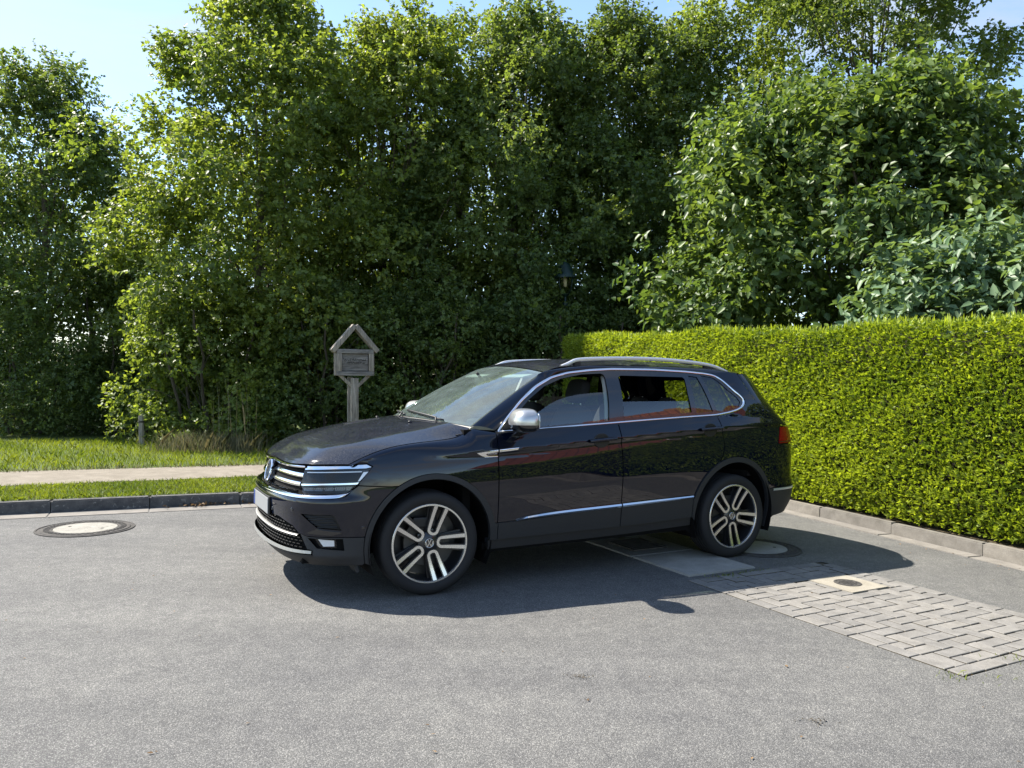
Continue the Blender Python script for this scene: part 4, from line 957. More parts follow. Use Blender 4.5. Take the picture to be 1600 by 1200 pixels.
# ---- floor, cabin
fl_ = MB(); fl_.box((-1.40, 0, .285), (1.95, 1.66, .05)); fl_.box((-1.4, 0, .28), (4.2, .92, .06)); fl_.box((.62, 0, .27), (.40, 1.35, .05)); fl_.box((-3.40, 0, .33), (.48, 1.3, .05)); fl_.build('floor_pan', M['under'], car)
MB().box((-.30, 0, .75), (.06, 1.64, .75)).build('firewall', M['under'], car)
MB().box((-3.35, 0, .70), (.5, 1.5, .06)).build('boot_floor', M['cabin'], car)
da = MB().loft([[(x_, y, z_+(.015*math.cos(y*3))) for x_, z_ in ((-.22, 1.10), (-.40, 1.135), (-.60, 1.125), (-.70, 1.09), (-.74, 1.00), (-.72, .85), (-.55, .60))] for y in np.linspace(-.80, .80, 21)])
da.sbox((-.66, .37, 1.145), (.20, .42, .07), .6, 8); da.build('dashboard', M['cabin'], car, auto=40)
sw = MB(); Rw = roty(math.radians(-24)); cw = np.array([-.83, .37, 1.03])
sw.tube([cw+Rw @ np.array([0, .185*math.cos(a), .185*math.sin(a)]) for a in np.linspace(0, 2*math.pi, 40)], .015, 8, False); sw.sbox(tuple(cw), (.05, .15, .13), .7, 8, Rw)
for a in (0, math.pi, -math.pi/2): sw.tube([cw+Rw @ np.array([0, .05*math.cos(a), .05*math.sin(a)]), cw+Rw @ np.array([0, .18*math.cos(a), .18*math.sin(a)])], .014, 6)
sw.build('steering_wheel', M['cabin'], car, True)
def seat(x, y, w=.50, lean=16, hr=True, dz=0.):
    s_ = empty('seat', parent=car); R_ = roty(math.radians(-lean))
    MB().sbox((x+.02, y, .62), (.52, w, .20), .45, 12).build('cushion', M['seat'], s_, True)
    MB().sbox((x-.30, y, .96), (.17, w*.97, .68), .42, 14, R_, lambda a, b, c_: (a, b*(1-.14*max(c_, 0)**2), c_)).build('backrest', M['seat'], s_, True)
    if hr:
        MB().sbox((x-.405, y, 1.405+dz), (.10, .27-abs(dz)*.6, .205+dz*.5), .55, 12, R_).build('head_restraint', M['seat'], s_, True)
        MB().tube([(x-.395, y-.06, 1.24), (x-.40, y-.06, 1.36)], .006).tube([(x-.395, y+.06, 1.24), (x-.40, y+.06, 1.36)], .006).build('restraint_bars', M['satin'], s_, True)
seat(-1.12, .37); seat(-1.12, -.37)
for y in (.40, 0, -.40): seat(-2.05, y, .40, 20, True, -.12)
pl_ = lambda x, z: side_pt(x, z)
put('pillar_lining', patch(GS, [(-1.565, 1.56), (-1.69, 1.56), (-1.65, 1.17), (-1.50, 1.17)], (), .05, .05, .05, -.03, .03, -1.), M['lining'])
rl = gridpatch(lambda s, k: ROOF(s, k*.94+.03)-np.array([0, 0, .035]), np.linspace(0, .96, 9), np.linspace(0, 1, 14)); put('headliner', rl, M['lining'], side='weld')
mir = MB().sbox((-.80, 0, 1.475), (.035, .22, .065), .5, 8); mir.tube([(-.80, 0, 1.50), (-.76, 0, 1.545)], .012); mir.build('interior_mirror', M['cabin'], car, True)
for sy in (1, -1): MB().box((-.985, sy*.36, 1.53), (.17, .36, .016), roty(math.radians(14)), .006).build('sun_visor', M['lining'], car)
# ---- wipers, aerial
for y0, y1, t1 in ((.52, -.10, .10), (-.06, -.62, .09)):
    a = WS(np.array(abs(y0)/.8), np.array(.0))*np.array([1, math.copysign(1, y0), 1])+np.array([.05, 0, -.01]); pts = []
    for k in np.linspace(0, 1, 8):
        y = y0+(y1-y0)*k; q = WS(np.array(min(abs(y)/.78, 1)), np.array(.015+t1*k*.5))*np.array([1, math.copysign(1, y), 1]); pts.append(q+np.array([.012, 0, .014]))
    wi = MB().tube([a]+pts[1:], .007, 6); wi.tube([p-np.array([.004, 0, .008]) for p in pts], .006, 5); wi.build('wiper', M['plastic'], car, True)
for sy in (1, -1): MB().lathe([(.0005, .0), (.017, .002), (.013, .010), (.0005, .013)], 12, 'z', (-.03, sy*.38, 1.158)).build('washer_nozzle', M['plastic'], car, True)
MB().sbox((-3.02, 0, 1.685), (.16, .045, .085), .9, 10, None, lambda a, b, c_: (a-.5*max(c_, 0), b*(1-.6*max(c_, 0)), c_)).build('aerial_fin', M['paint'], car, True)
for u, z in ((1.124, .494), (.62, .60), (.30, .565)):
    p = body(np.array(u), np.array(z), 0.); n = plan_n(np.array(u))
    for sy in (1, -1):
        P = p*np.array([1, sy, 1]); Nn = Vector((n[0], sy*n[1], 0)); k = MB().lathe([(.012, -.003), (.0115, .0025), (.0095, .0035), (.0085, .0015), (.0005, .0015)], 18, 'z').build('parking_sensor', M['black_gloss'], car)
        k.matrix_local = Matrix.Translation(P) @ Nn.to_track_quat('Z', 'Y').to_matrix().to_4x4()
MB().tube([(-3.3, -.45, .31), (-3.70, -.45, .30)], .03, 10).build('exhaust', M['under'], car, True)
mf_ = MB().box((.50, .74, .23), (.02, .16, .09), roty(.35)); both('mud_deflector', mf_, M['cladding'])
# ================================================================== VEGETATION
def unit(v): return v/(np.linalg.norm(v, axis=-1, keepdims=True)+1e-9)
def leaf_mesh(name, pos, dirv, nrm, ln, wd, m, parent, tint, fold=.18, droop=.0, rnd=False):
    """each leaf: six-point blade folded along its midrib (two quads)"""
    d = unit(dirv); s = unit(np.cross(d, nrm)); n = np.cross(s, d); ln = ln[:, None]; wd = wd[:, None]
    b = pos; t = pos+d*ln-n*ln*droop; mid = pos+d*ln*.5+n*ln*.04
    l1 = pos+d*ln*.42-s*wd*.5+n*wd*fold; r1 = pos+d*ln*.42+s*wd*.5+n*wd*fold
    V = np.stack([b, r1, t, l1], 1).reshape(-1, 3); k = len(pos)
    F = np.arange(k*4, dtype=np.int32).reshape(k, 4)
    if rnd:
        V = np.stack([b, pos+d*ln*.22+s*wd*.46+n*wd*fold, pos+d*ln*.62+s*wd*.34+n*wd*fold*.8-n*ln*.04, t-n*ln*.12, pos+d*ln*.62-s*wd*.34+n*wd*fold*.8-n*ln*.04, pos+d*ln*.22-s*wd*.46+n*wd*fold], 1).reshape(-1, 3)
        F = np.arange(k*6, dtype=np.int32).reshape(k, 6); T = np.concatenate([F[:, [0, 1, 2, 3]], F[:, [0, 3, 4, 5]]]).astype(np.int32)
        return fast_mesh(name, V, T, m, parent, np.repeat(tint, 6, 0))
    # two triangles so that the fold is a real crease
    T = np.concatenate([F[:, [0, 1, 2]], F[:, [0, 2, 3]]]).astype(np.int32)
    return fast_mesh(name, V, T, m, parent, np.repeat(tint, 4, 0))
def tints(n, clump, r, hue=.5):
    t = np.zeros((n, 3), np.float32); t[:, 0] = np.clip(clump+r.normal(0, .22, n), 0, 1); t[:, 1] = np.clip(r.normal(.5, .22, n), 0, 1); return t
def grow(clumps, rc, twigs, per, ln, r, center, up=.35, tw_len=.38, flat=.55, drp=.35):
    """leaves on twigs around clump centres -> pos, dir, nrm, len, clump value"""
    nc = len(clumps); cid = np.repeat(np.arange(nc), twigs); k = len(cid)
    dv = unit(r.normal(0, 1, (k, 3))+.8*unit(clumps-center)[cid]*np.array([1, 1, .6])); rad = rc[cid]*(r.random(k)**.45)
    o = clumps[cid]+dv*rad[:, None]*np.array([1, 1, .8])
    td = unit(dv*.8+np.array([0, 0, up])+r.normal(0, .45, (k, 3))); tl = tw_len*r.uniform(.55, 1.25, k)
    lid = np.repeat(np.arange(k), per); j = np.tile(np.arange(per), k); n = len(lid)
    f = (j+.5)/per; pos = o[lid]+td[lid]*(tl[lid]*f)[:, None]+np.array([0, 0, -1.])*(tl[lid]*f**2*.18)[:, None]
    side = unit(np.cross(td[lid], r.normal(0, 1, (n, 3)))); ld = unit(td[lid]*.55+side*.85+np.array([0, 0, -drp])+r.normal(0, .25, (n, 3)))
    nr = unit(np.array([0, 0, flat])+.45*dv[lid]+r.normal(0, .5, (n, 3)))
    cl = r.uniform(.1, .9, nc)[cid][lid]
    return pos, ld, nr, ln*r.uniform(.6, 1.25, n), cl
def limb_tubes(mb, base, tips, r, r0, n=5, seg=5):
    for t in tips:
        b = np.array(base(t)); m = (b+t)/2+r.normal(0, .18, 3)+np.array([0, 0, .25]); k = np.linspace(0, 1, seg)[:, None]
        P = (1-k)**2*b+2*k*(1-k)*m+k**2*t; mb.tube(P, np.linspace(r0*r.uniform(.6, 1.1), .008, seg), n, False)
def tree(name, label, cat, x, y, h, R, leaf, m, seed, n_cl=70, twigs=46, per=10, shape_=None, z0=.5, rc=(.45, .85), trunk=.14, bark='bark', group=None, stretch=(1, 1), lean=(0, 0), w=.72, flat=.55, tw=.38, fill=.35, zb0=.12, stems=1, rnd=False):
    r = np.random.default_rng(seed); e = empty(name, (x, y, zb0)); tag(e, label, cat, group)
    shape_ = shape_ or (lambda f: (math.sin(math.pi*min(max(f*.86+.13, 0), 1)))**.6)
    cl = []; tries = 0
    while len(cl) < n_cl and tries < 60000:
        tries += 1; f = r.random(); a = r.uniform(0, 2*math.pi); q = R*shape_(f)
        q *= 1+.14*math.sin(a*3+f*8+seed)+.08*math.sin(a*5-f*13+seed*2); rr_ = q*(r.random()**fill)
        p = np.array([rr_*math.cos(a)*stretch[0]+lean[0]*f*h, rr_*math.sin(a)*stretch[1]+lean[1]*f*h, z0+(h-z0)*f])
        if all(np.linalg.norm((p-c)*np.array([1, 1, .9])) > rc[0]*.80 for c in cl[-60:]): cl.append(p)
    cl = np.array(cl); rcs = r.uniform(rc[0], rc[1], len(cl))
    cen = np.array([lean[0]*h*.5, lean[1]*h*.5, z0+(h-z0)*.45])
    P, D, Nn, L, cv = grow(cl, rcs, twigs, per, leaf, r, cen, tw_len=tw, flat=flat)
    o = leaf_mesh('crown', P, D, Nn, L, L*w, m, e, tints(len(P), cv, r), rnd=rnd)
    tb = MB()
    for s_ in range(stems):
        ang = 2*math.pi*s_/max(stems, 1); sp_ = 0 if stems == 1 else .28
        top = np.array([lean[0]*h*.75+sp_*3*math.cos(ang), lean[1]*h*.75+sp_*3*math.sin(ang), h*.80]); b0 = np.array([sp_*math.cos(ang), sp_*math.sin(ang), -.1]); k = np.linspace(0, 1, 10)[:, None]
        wob = np.cumsum(r.normal(0, .05, (10, 3)), 0)*np.array([1, 1, .3]); wob[0] = 0; PT = b0+(top-b0)*k+wob
        tb.tube(PT, np.linspace(trunk, .02, 10), 8, False)
    def base(t):
        f = min(max((t[2]-.6)/h*.8, .04), .95); return PT[int(f*9)]
    limb_tubes(tb, base, cl[r.random(len(cl)) < .28], r, trunk*.20)
    tb.build('trunk', M[bark], e, True)
    return e
TG_ = 'trees behind the footpath'
cone = lambda f: min(1., (1.08-f)*2.0)**.9*(.72+.28*min(f*4, 1)); full = lambda f: min(1., (1.12-f)*2.8)**.7*(.75+.25*min(f*4, 1))
tree('tree', 'tall leafy tree at the left edge of the view beside the sky gap', 'tree', -11.9, 19.2, 8.9, 2.2, .098, M['leaf_bluish'], 21, 125, 54, 11, cone, group=TG_, z0=.9, lean=(0, 0), trunk=.16)
tree('tree', 'tree foliage cut off by the left picture edge', 'tree', -15.2, 19.6, 8.6, 2.3, .10, M['leaf_dark'], 22, 60, 40, 10, group=TG_, z0=.9)
tree('maple_tree', 'broad light green maple with foliage down to the tall grass', 'tree', -5.75, 17.6, 9.9, 2.85, .105, M['leaf_maple'], 23, 185, 52, 11, cone, .6, (.42, .9), .17, group=TG_)
tree('maple_tree', 'light green maple above the wooden house-shaped sign', 'tree', -2.9, 18.6, 10.0, 2.6, .105, M['leaf_maple'], 24, 165, 50, 11, cone, .7, (.42, .9), .17, group=TG_)
tree('maple_tree', 'darker green maple rising above the car bonnet and windscreen', 'tree', .1, 18.9, 10.2, 2.6, .105, M['leaf_bluish'], 25, 160, 50, 11, cone, .7, (.42, .9), .17, group=TG_)
tree('tree', 'dark tree behind the green street lantern', 'tree', 2.9, 19.8, 10.5, 2.6, .105, M['leaf_dark'], 26, 150, 48, 11, cone, .7, (.42, .9), .17, group=TG_, bark='bark_dark')
tree('tree', 'tall tree rising behind the lilac, left of the open branches', 'tree', 6.1, 21.0, 13.2, 2.8, .11, M['leaf_maple'], 27, 115, 44, 10, None, 1.2, (.5, .95), .18, group=TG_, bark='bark_dark')
tree('tree', 'airy tree with open branches against the blue sky at upper right', 'tree', 8.5, 18.0, 13.2, 2.6, .105, M['leaf_dark'], 28, 150, 46, 10, (lambda f: .55+.45*math.sin(math.pi*min(f*.9+.05, 1))), 4.2, (.32, .72), .15, group=TG_, bark='bark_dark', fill=.5)
tree('tree', 'tree at the right picture edge behind the lilac', 'tree', 12.6, 18.6, 7.3, 2.1, .095, M['leaf_bluish'], 29, 60, 40, 10, group=TG_, z0=1.)
tree('maple_tree', 'light green maple filling the gap left of the wooden sign', 'tree', -4.35, 19.9, 9.9, 2.3, .105, M['leaf_maple'], 31, 90, 42, 10, cone, .9, (.45, .9), .15, group=TG_)
tree('maple_tree', 'maple with paler tips just right of the wooden sign', 'tree', -1.35, 20.1, 10.4, 2.3, .105, M['leaf_maple'], 32, 90, 42, 10, cone, .9, (.45, .9), .15, group=TG_)
tree('tree', 'dull green tree directly above the car roof', 'tree', 1.55, 20.6, 10.1, 2.3, .105, M['leaf_bluish'], 33, 90, 42, 10, cone, .9, (.45, .9), .15, group=TG_, bark='bark_dark')
tree('tree', 'green tree between the lantern and the lilac', 'tree', 4.6, 20.2, 10.6, 2.3, .105, M['leaf_bluish'], 34, 90, 42, 10, cone, .9, (.45, .9), .15, group=TG_, bark='bark_dark')
# second row, seen only in the gaps
for i, (x, y, h, lab) in enumerate(((-8.6, 23.5, 7.6, 'far tree glimpsed between the left tree and the broad maple'), (-1.2, 24., 9.5, 'far tree glimpsed through the maples above the sign'), (4.2, 25., 9.0, 'far tree glimpsed behind the dark tree by the lantern'), (-13.6, 24.5, 6.6, 'far tree glimpsed low behind the left tree'), (-17.5, 24., 7., 'far tree behind the trunk at the left picture edge'), (-5., 25., 8.4, 'far tree glimpsed through the broad light green maple'))):
    tree('tree', lab, 'tree', x, y, h, 3.0, .12, M['leaf_dark'], 40+i, 46, 36, 8, group='far trees behind the first row', z0=.4, rc=(.6, 1.1))
# ---- undergrowth along the foot of the trees
def bush(name, label, x, y, h, R, m, seed, leaf=.085, n=42, tw_=44, per=9, sx=1., sy=.7, rc=(.32, .6), w=.7, cat='bush', group='dark bushes at the foot of the trees', flat=.5, tw=.30, trunk=.035, stems=5, bark='bark_dark', z0=.15, zb0=.12, shp=None, rnd=False):
    return tree(name, label, cat, x, y, h, R, leaf, m, seed, n, tw_, per, shp or (lambda f: max(1-f**2.6, .05)**.6), z0, rc, trunk, bark, group, (sx, sy), w=w, flat=flat, tw=tw, fill=.4, stems=stems, zb0=zb0, rnd=rnd)
bush('bush', 'dense dark bush on the lawn at the left picture edge', -10.9, 17.3, 2.5, 1.75, M['leaf_dark'], 51, .06, 70, 60, 10, 1.25, .7)
bush('bush', 'tall dark bush between the left tree and the broad maple', -9.5, 18.9, 4.4, 1.7, M['leaf_dark'], 58, .085, 60, 46, 9)
bush('bush', 'dark bush behind the short wooden post', -8.3, 17.4, 2.9, 1.5, M['leaf_dark'], 52)
bush('bush', 'leafy bush rising behind the tall dry grass', -6.1, 15.6, 3.3, 1.5, M['leaf_maple'], 53, .085, 52, 44, 9)
bush('bush', 'dark bush just left of the wooden sign post', -4.0, 16.2, 3.2, 1.6, M['leaf_bluish'], 54, .075, 56, 40, 9)
bush('bush', 'dark bush just right of the wooden sign post', -1.6, 16.4, 3.4, 1.7, M['leaf_dark'], 55, .075, 60, 40, 9)
bush('bush', 'dark bush above the car windscreen', .7, 16.9, 3.4, 1.6, M['leaf_bluish'], 56, .075, 56, 40, 9)
bush('bush', 'dark bush between the lantern and the clipped hedge', 2.9, 17.2, 3.4, 1.6, M['leaf_dark'], 57, .075, 50, 40, 9)
# ---- lilac and pale shrub behind the hedge
bush('lilac', 'big rounded lilac with glossy heart-shaped leaves behind the clipped hedge', 5.6, 12.4, 6.0, 2.35, M['leaf_lilac'], 61, .125, 160, 38, 8, 1.25, .85, (.4, .75), .74, 'shrub', None, .7, .42, .05, 6, 'bark', 2.35, .11, lambda f: math.sin(math.pi*min(f*.72+.24, 1))**.6, True)
bush('pale_shrub', 'low shrub with large pale green leaves above the hedge at the right edge', 5.95, 9.5, 3.15, 1.25, M['leaf_pale'], 62, .135, 64, 26, 7, 1.2, .8, (.28, .5), .6, 'shrub', None, .9, .36, .03, 4, 'bark', 1.5, .11, lambda f: math.sin(math.pi*min(f*.6+.35, 1))**.6, True)
# ---- clipped hedge along the right kerb
hedge = empty('clipped_hedge', (0, 0, 0)); tag(hedge, 'bright yellow-green clipped hedge running along the kerb behind the car', 'hedge')
HB0 = KR0+KRn*.0; r = np.random.default_rng(77)
T0, T1 = -9.5, 9.55
def hz_top(t): return 2.055+.034*t+.03*np.sin(t*1.7)+.02*np.sin(t*4.1+1)
THK = 1.0
def hedge_face(n, t0, t1, f):
    """points and outward normals on face / top / end of the hedge"""
    t = r.uniform(t0, t1, n); q = r.random(n)
    if f == 'face':
        z = .15+q*(hz_top(t)-.15); bul = .016*np.sin(t*1.3+z*2.9)+.010*np.sin(t*3.7-z*4.3+1)+.008*np.sin(t*9-z*7)+.008*np.sin(t*6+z*13); lean = .09*smooth(.5, .1, z)-.05*smooth(1.6, 2.2, z)
        P = HB0[None]+KRd*t[:, None]+KRn*(.04+lean+bul)[:, None]; return np.c_[P, z], np.tile(np.r_[-KRn, .12], (n, 1))
    if f == 'top':
        z = hz_top(t)+.02*np.sin(q*9+t*6); P = HB0[None]+KRd*t[:, None]+KRn*(q*THK)[:, None]; return np.c_[P, z], np.tile([0, 0, 1.], (n, 1))
    if f == 'end':
        tt_ = np.full(n, T1)+.04*np.sin(q*7); z = .17+r.random(n)*(hz_top(tt_)-.17); P = HB0[None]+KRd*(tt_)[:, None]+KRn*(q*THK)[:, None]; return np.c_[P, z], np.tile(np.r_[KRd, .1], (n, 1))
def sprays(P, Nv, size, name, spread=.5):
    k = len(P); dv = unit(Nv+np.array([0, 0, .45])+r.normal(0, spread, (k, 3))); P = P-Nv*np.abs(r.normal(0, .035, k))[:, None]+Nv*.02
    lid = np.repeat(np.arange(k), 3); j = np.tile([-1, 0, 1], k); sd = unit(np.cross(dv, r.normal(0, 1, (k, 3))))
    d3 = unit(dv[lid]+sd[lid]*(j*.75)[:, None]); nr = unit(np.cross(d3, sd[lid])+r.normal(0, .4, (3*k, 3)))
    ln = size*r.uniform(.6, 1.35, 3*k)*np.where(j == 0, 1.2, .85)
    pat = .5+.22*np.sin(P[:, 0]*2.1+P[:, 2]*1.7)+.12*np.sin(P[:, 1]*5+P[:, 2]*6)
    return leaf_mesh(name, P[lid], d3, nr, ln, ln*.40, M['leaf_hedge'], hedge, tints(3*k, pat[lid], r), .12)
PF = [hedge_face(72000, -2.6, T1, 'face'), hedge_face(9000, T0, -2.6, 'face'), hedge_face(7500, T0, T1, 'top'), hedge_face(2600, T0, T1, 'end')]
sprays(np.concatenate([a for a, b in PF]), np.concatenate([b for a, b in PF]), .042, 'foliage')
# young shoots standing up from the top edge
tp_ = r.uniform(T0, T1, 2600); qq = np.abs(r.normal(0, .16, 2600)); ps = np.c_[HB0[None]+KRd*tp_[:, None]+KRn*(.02+qq)[:, None], hz_top(tp_)-.02]
dd = unit(np.c_[r.normal(0, .28, (2600, 2)), np.ones(2600)]); ln_ = r.uniform(.04, .13, 2600)
leaf_mesh('shoots', ps, dd, r.normal(0, 1, (2600, 3)), ln_, ln_*.22, M['leaf_hedge'], hedge, tints(2600, np.full(2600, .85), r), .1)
core = MB(); rows = []  # solid near-black box added inside the foliage to block see-through
for t in np.linspace(T0+.05, T1-.08, 40):
    a = HB0+KRd*t+KRn*.22; b_ = HB0+KRd*t+KRn*(THK-.08); zt = float(hz_top(t))-.09
    rows.append([(*a, .10), (*a, zt), (*b_, zt), (*b_, .10)])
core.loft(rows, True); core.F += [tuple(range(4)), tuple(len(core.V)-4+i for i in range(4))]; core.build('dark_core', M['hedge_core'], hedge)
# ---- grass
def blades(name, P, h, w, m, label, lean=.35, seed=5, kind='stuff', parent=None, hv=(.5, 1.3), cl=None):
    rr_ = np.random.default_rng(seed); n = len(P); a = rr_.uniform(0, 2*math.pi, n); hh_ = h*rr_.uniform(hv[0], hv[1], n)
    s_ = np.c_[np.cos(a), np.sin(a), 0*a]*(w*rr_.uniform(.6, 1.3, n))[:, None]; ld = np.c_[rr_.normal(0, lean, (n, 2)), np.ones(n)]*hh_[:, None]
    mid = P+ld*np.array([.35, .35, .6]); V = np.stack([P-s_, P+s_, mid+s_*.7, P+ld, mid-s_*.7], 1).reshape(-1, 3)
    F = np.arange(n*5, dtype=np.int32).reshape(n, 5)
    o = fast_mesh(name, V, F, m, parent, np.repeat(tints(n, np.full(n, .5) if cl is None else cl, rr_), 5, 0))
    if kind and parent is None: tag(o, label, 'grass', None, kind)
    return o
def on_verge(n, t0, t1, o0, o1, rr_):
    t = rr_.uniform(t0, t1, n); q = rr_.random(n); a = np.array([o0(k) for k in t]) if callable(o0) else o0; b_ = np.array([o1(k) for k in t]) if callable(o1) else o1
    o_ = a+(b_-a)*q; P = KL0[None]+KLd*t[:, None]+KLn*o_[:, None]; return np.c_[P, np.full(n, .122)]
rg = np.random.default_rng(9)
pn = lambda t: 1.34+.045*t+.03*math.sin(t*3); pf = lambda t: 2.97+.015*t+.05*math.sin(t*2)
P1 = on_verge(36000, -4., 9., .13, pn, rg); blades('grass', P1, .045, .0042, M['grass'], 'short mown grass strip between the kerb and the footpath', .5, 3, cl=.5+.3*np.sin(P1[:, 0]*3+P1[:, 1]*2))
P2 = on_verge(38000, -8, 9., pf, 8.5, rg); blades('grass', P2, .085, .0055, M['grass'], 'longer lawn grass between the footpath and the trees', .45, 4, cl=.6+.25*np.sin(P2[:, 0]*2+P2[:, 1]*3))
P3 = on_verge(2500, -5, 9., lambda t: pf(t)-.12, lambda t: pf(t)+.05, rg); blades('grass', P3, .06, .004, M['dry_grass'], 'dry grass fringe along the far edge of the footpath', .7, 6)
P4 = on_verge(4600, -4., 9., .13, pn, rg); blades('grass', P4, .038, .004, M['dry_grass'], 'dry straw blades mixed into the mown strip by the kerb', .7, 16)
P5 = on_verge(2000, -4., 9., .115, .15, rg); blades('grass', P5, .06, .004, M['grass'], 'grass fringe hanging over the left kerb stones', .8, 17)
# tuft of tall dry grass
tuft = empty('tall_grass_clump', (-5.35, 13.75, .12)); tag(tuft, 'clump of tall dry grass at the foot of the trees by the path', 'grass clump')
n = 1500; pp = np.c_[rg.uniform(-.85, .75, n)+rg.normal(0, .15, n), rg.normal(0, .22, n), np.zeros(n)]; blades('blades', pp, .36, .0045, M['dry_grass'], None, .38, 8, None, tuft, (.3, 1.25), cl=np.clip(.35+.5*rg.random(n), 0, 1))
n = 16; pp = np.c_[rg.normal(.5, .28, n), rg.normal(0, .15, n), np.zeros(n)]; blades('stalks', pp, 1.35, .0045, M['dry_grass'], None, .07, 9, None, tuft, (.7, 1.15))
# weeds in the paving joints and grass against the slabs
wp = []
for a, b_, k in ((0, PLEN, 40), (1.1, 2.1, 36), (.35, .0, 34)):
    c_ = bay(a, b_) if a != 1.1 else bay(.55, PLEN); wp.append(np.c_[rg.normal(c_[0], .10, k), rg.normal(c_[1], .05, k), np.full(k, .002)])
c_ = np.array([1.78, 6.02]); wp.append(np.c_[c_[None]+E1*rg.normal(0, .16, 90)[:, None]+E2*rg.normal(0.02, .012, 90)[:, None], np.full(90, .004)])
blades('joint_weeds', np.concatenate(wp), .018, .0022, M['grass'], 'tiny grass tufts growing in the paving joints', .8, 12)
# dead leaves in the gutter
n = 150; tl_ = np.r_[rg.normal(1.95, .16, 70), rg.normal(2.7, .18, 60), rg.uniform(-.5, 6, 20)]; of = -np.abs(rg.normal(.03, .035, n)); pl2 = KL0[None]+KLd*tl_[:, None]+KLn*of[:, None]
P_ = np.c_[pl2, .008+np.abs(rg.normal(.012, .012, n))]
o = leaf_mesh('dead_leaves', P_, unit(rg.normal(0, 1, (n, 3))*np.array([1, 1, .35])), unit(np.array([0, 0, 1.])+rg.normal(0, .5, (n, 3))), rg.uniform(.025, .06, n), rg.uniform(.015, .03, n), M['litter'], None, tints(n, rg.random(n), rg), .25)
tag(o, 'small drift of dry brown leaves in the gutter at the left kerb', 'leaves', kind='stuff')
n = 260; P_ = np.c_[rg.uniform(-4, 5, n), rg.uniform(2.3, 9, n), np.full(n, .006)]; P_ = P_[(P_[:, 1] < 8.0+.45*P_[:, 0]) | (P_[:, 0] > -1)]
P_[:90, 0] = 4.1+rg.normal(0, .25, min(90, len(P_))); P_[:90, 1] = 6.6+rg.normal(0, 1.6, min(90, len(P_))); P_ = P_[[((p[:2]-KR0) @ KRn) < -.03 for p in P_]]; n = len(P_)
o = leaf_mesh('scattered_leaves', P_, unit(rg.normal(0, 1, (n, 3))*np.array([1, 1, .1])), unit(np.array([0, 0, 1.])+rg.normal(0, .2, (n, 3))), rg.uniform(.010, .028, n), rg.uniform(.006, .014, n), M['litter'], None, tints(n, rg.random(n), rg), .2)
tag(o, 'single dry leaf crumbs scattered over the asphalt', 'leaves', kind='stuff')
for (cx_, cy_, lab) in ((.36, 3.85, 'small heap of dark crumbs on the asphalt below the car, centre'), (1.36, 3.38, 'small heap of dark crumbs on the asphalt near the bottom edge')):
    n = 26; P_ = np.c_[rg.normal(cx_, .035, n), rg.normal(cy_, .02, n), .003+np.abs(rg.normal(.003, .003, n))]
    o = leaf_mesh('crumbs', P_, unit(rg.normal(0, 1, (n, 3))*np.array([1, 1, .2])), unit(np.array([0, 0, 1.])+rg.normal(0, .3, (n, 3))), rg.uniform(.008, .022, n), rg.uniform(.004, .010, n), M['bark_dark'], None, tints(n, rg.random(n), rg), .2)
    tag(o, lab, 'debris', kind='stuff')
# ================================================================== SMALL THINGS
TILT = math.radians(-1.0)      # posts lean with the ground
# ---- wooden sign like a little house on a post
sg = empty('wooden_sign', (-2.76, 13.6, .10)); sg.rotation_euler = (0, TILT, math.radians(26)); tag(sg, 'weathered wooden sign with a little gable roof on a post', 'sign')
zs = -.10
def plank(name, c, d, m='wood', R=None, bev=.006): return MB().box(c, d, R, bev).build(name, M[m], sg, auto=40)
plank('post', (-.005, .0, .72+zs), (.125, .115, 1.55)); plank('post', (.0-.06, .085, .72+zs), (.09, .06, 1.60))
plank('board', (0, -.01, 1.775+zs), (.50, .035, .33), 'wood_h')
plank('frame', (0, -.045, 1.575+zs), (.655, .05, .075), 'wood_h'); plank('frame', (0, -.045, 1.965+zs), (.655, .05, .075), 'wood_h')
plank('frame', (-.285, -.046, 1.77+zs), (.085, .05, .312)); plank('frame', (.285, -.046, 1.77+zs), (.085, .05, .312))
plank('side_board', (-.335, .03, 1.77+zs), (.025, .13, .46)); plank('side_board', (.335, .03, 1.77+zs), (.025, .13, .46))
shade_strips = MB()  # dark strips laid on the board: shade along the frame put in as colour
for c, d in (((0, -.030, 1.618+zs), (.49, .008, .012)), ((0, -.030, 1.922+zs), (.49, .008, .012)), ((-.238, -.030, 1.77+zs), (.012, .008, .31)), ((.238, -.030, 1.77+zs), (.012, .008, .31))): shade_strips.box(c, d)
shade_strips.build('frame_shade', M['wood_dark'], sg)
for s_ in (-1, 1):
    th = math.radians(49); R_ = roty(s_*th); L_ = .60; cx = s_*(.205); cz = 2.19+zs
    plank('roof_board', (cx, .0, cz), (L_, .17, .085), 'wood', R_)
    plank('brace', (s_*.165, .0, 1.455+zs), (.055, .05, .31), 'wood', roty(s_*math.radians(47)))
carve = MB(); rs = np.random.default_rng(5)      # worn carved lettering, no longer legible
for row, (z_, x0, x1, hh_) in enumerate(((1.815+zs, -.19, .19, .050), (1.765+zs, -.13, .19, .040))):
    x_ = x0
    while x_ < x1:
        hgt = hh_*(1.7 if x_ == x0 and row == 0 else rs.uniform(.6, 1.)); carve.box((x_, -.0285, z_+rs.normal(0, .004)), (.007, .004, hgt), roty(rs.normal(0, .35)))
        if rs.random() < .5: carve.box((x_+.008, -.0285, z_+rs.normal(0, .012)), (.018, .004, .006), roty(rs.normal(0, .3)))
        x_ += rs.uniform(.016, .028)
carve.build('carving', M['wood_dark'], sg)['kind'] = 'stuff'
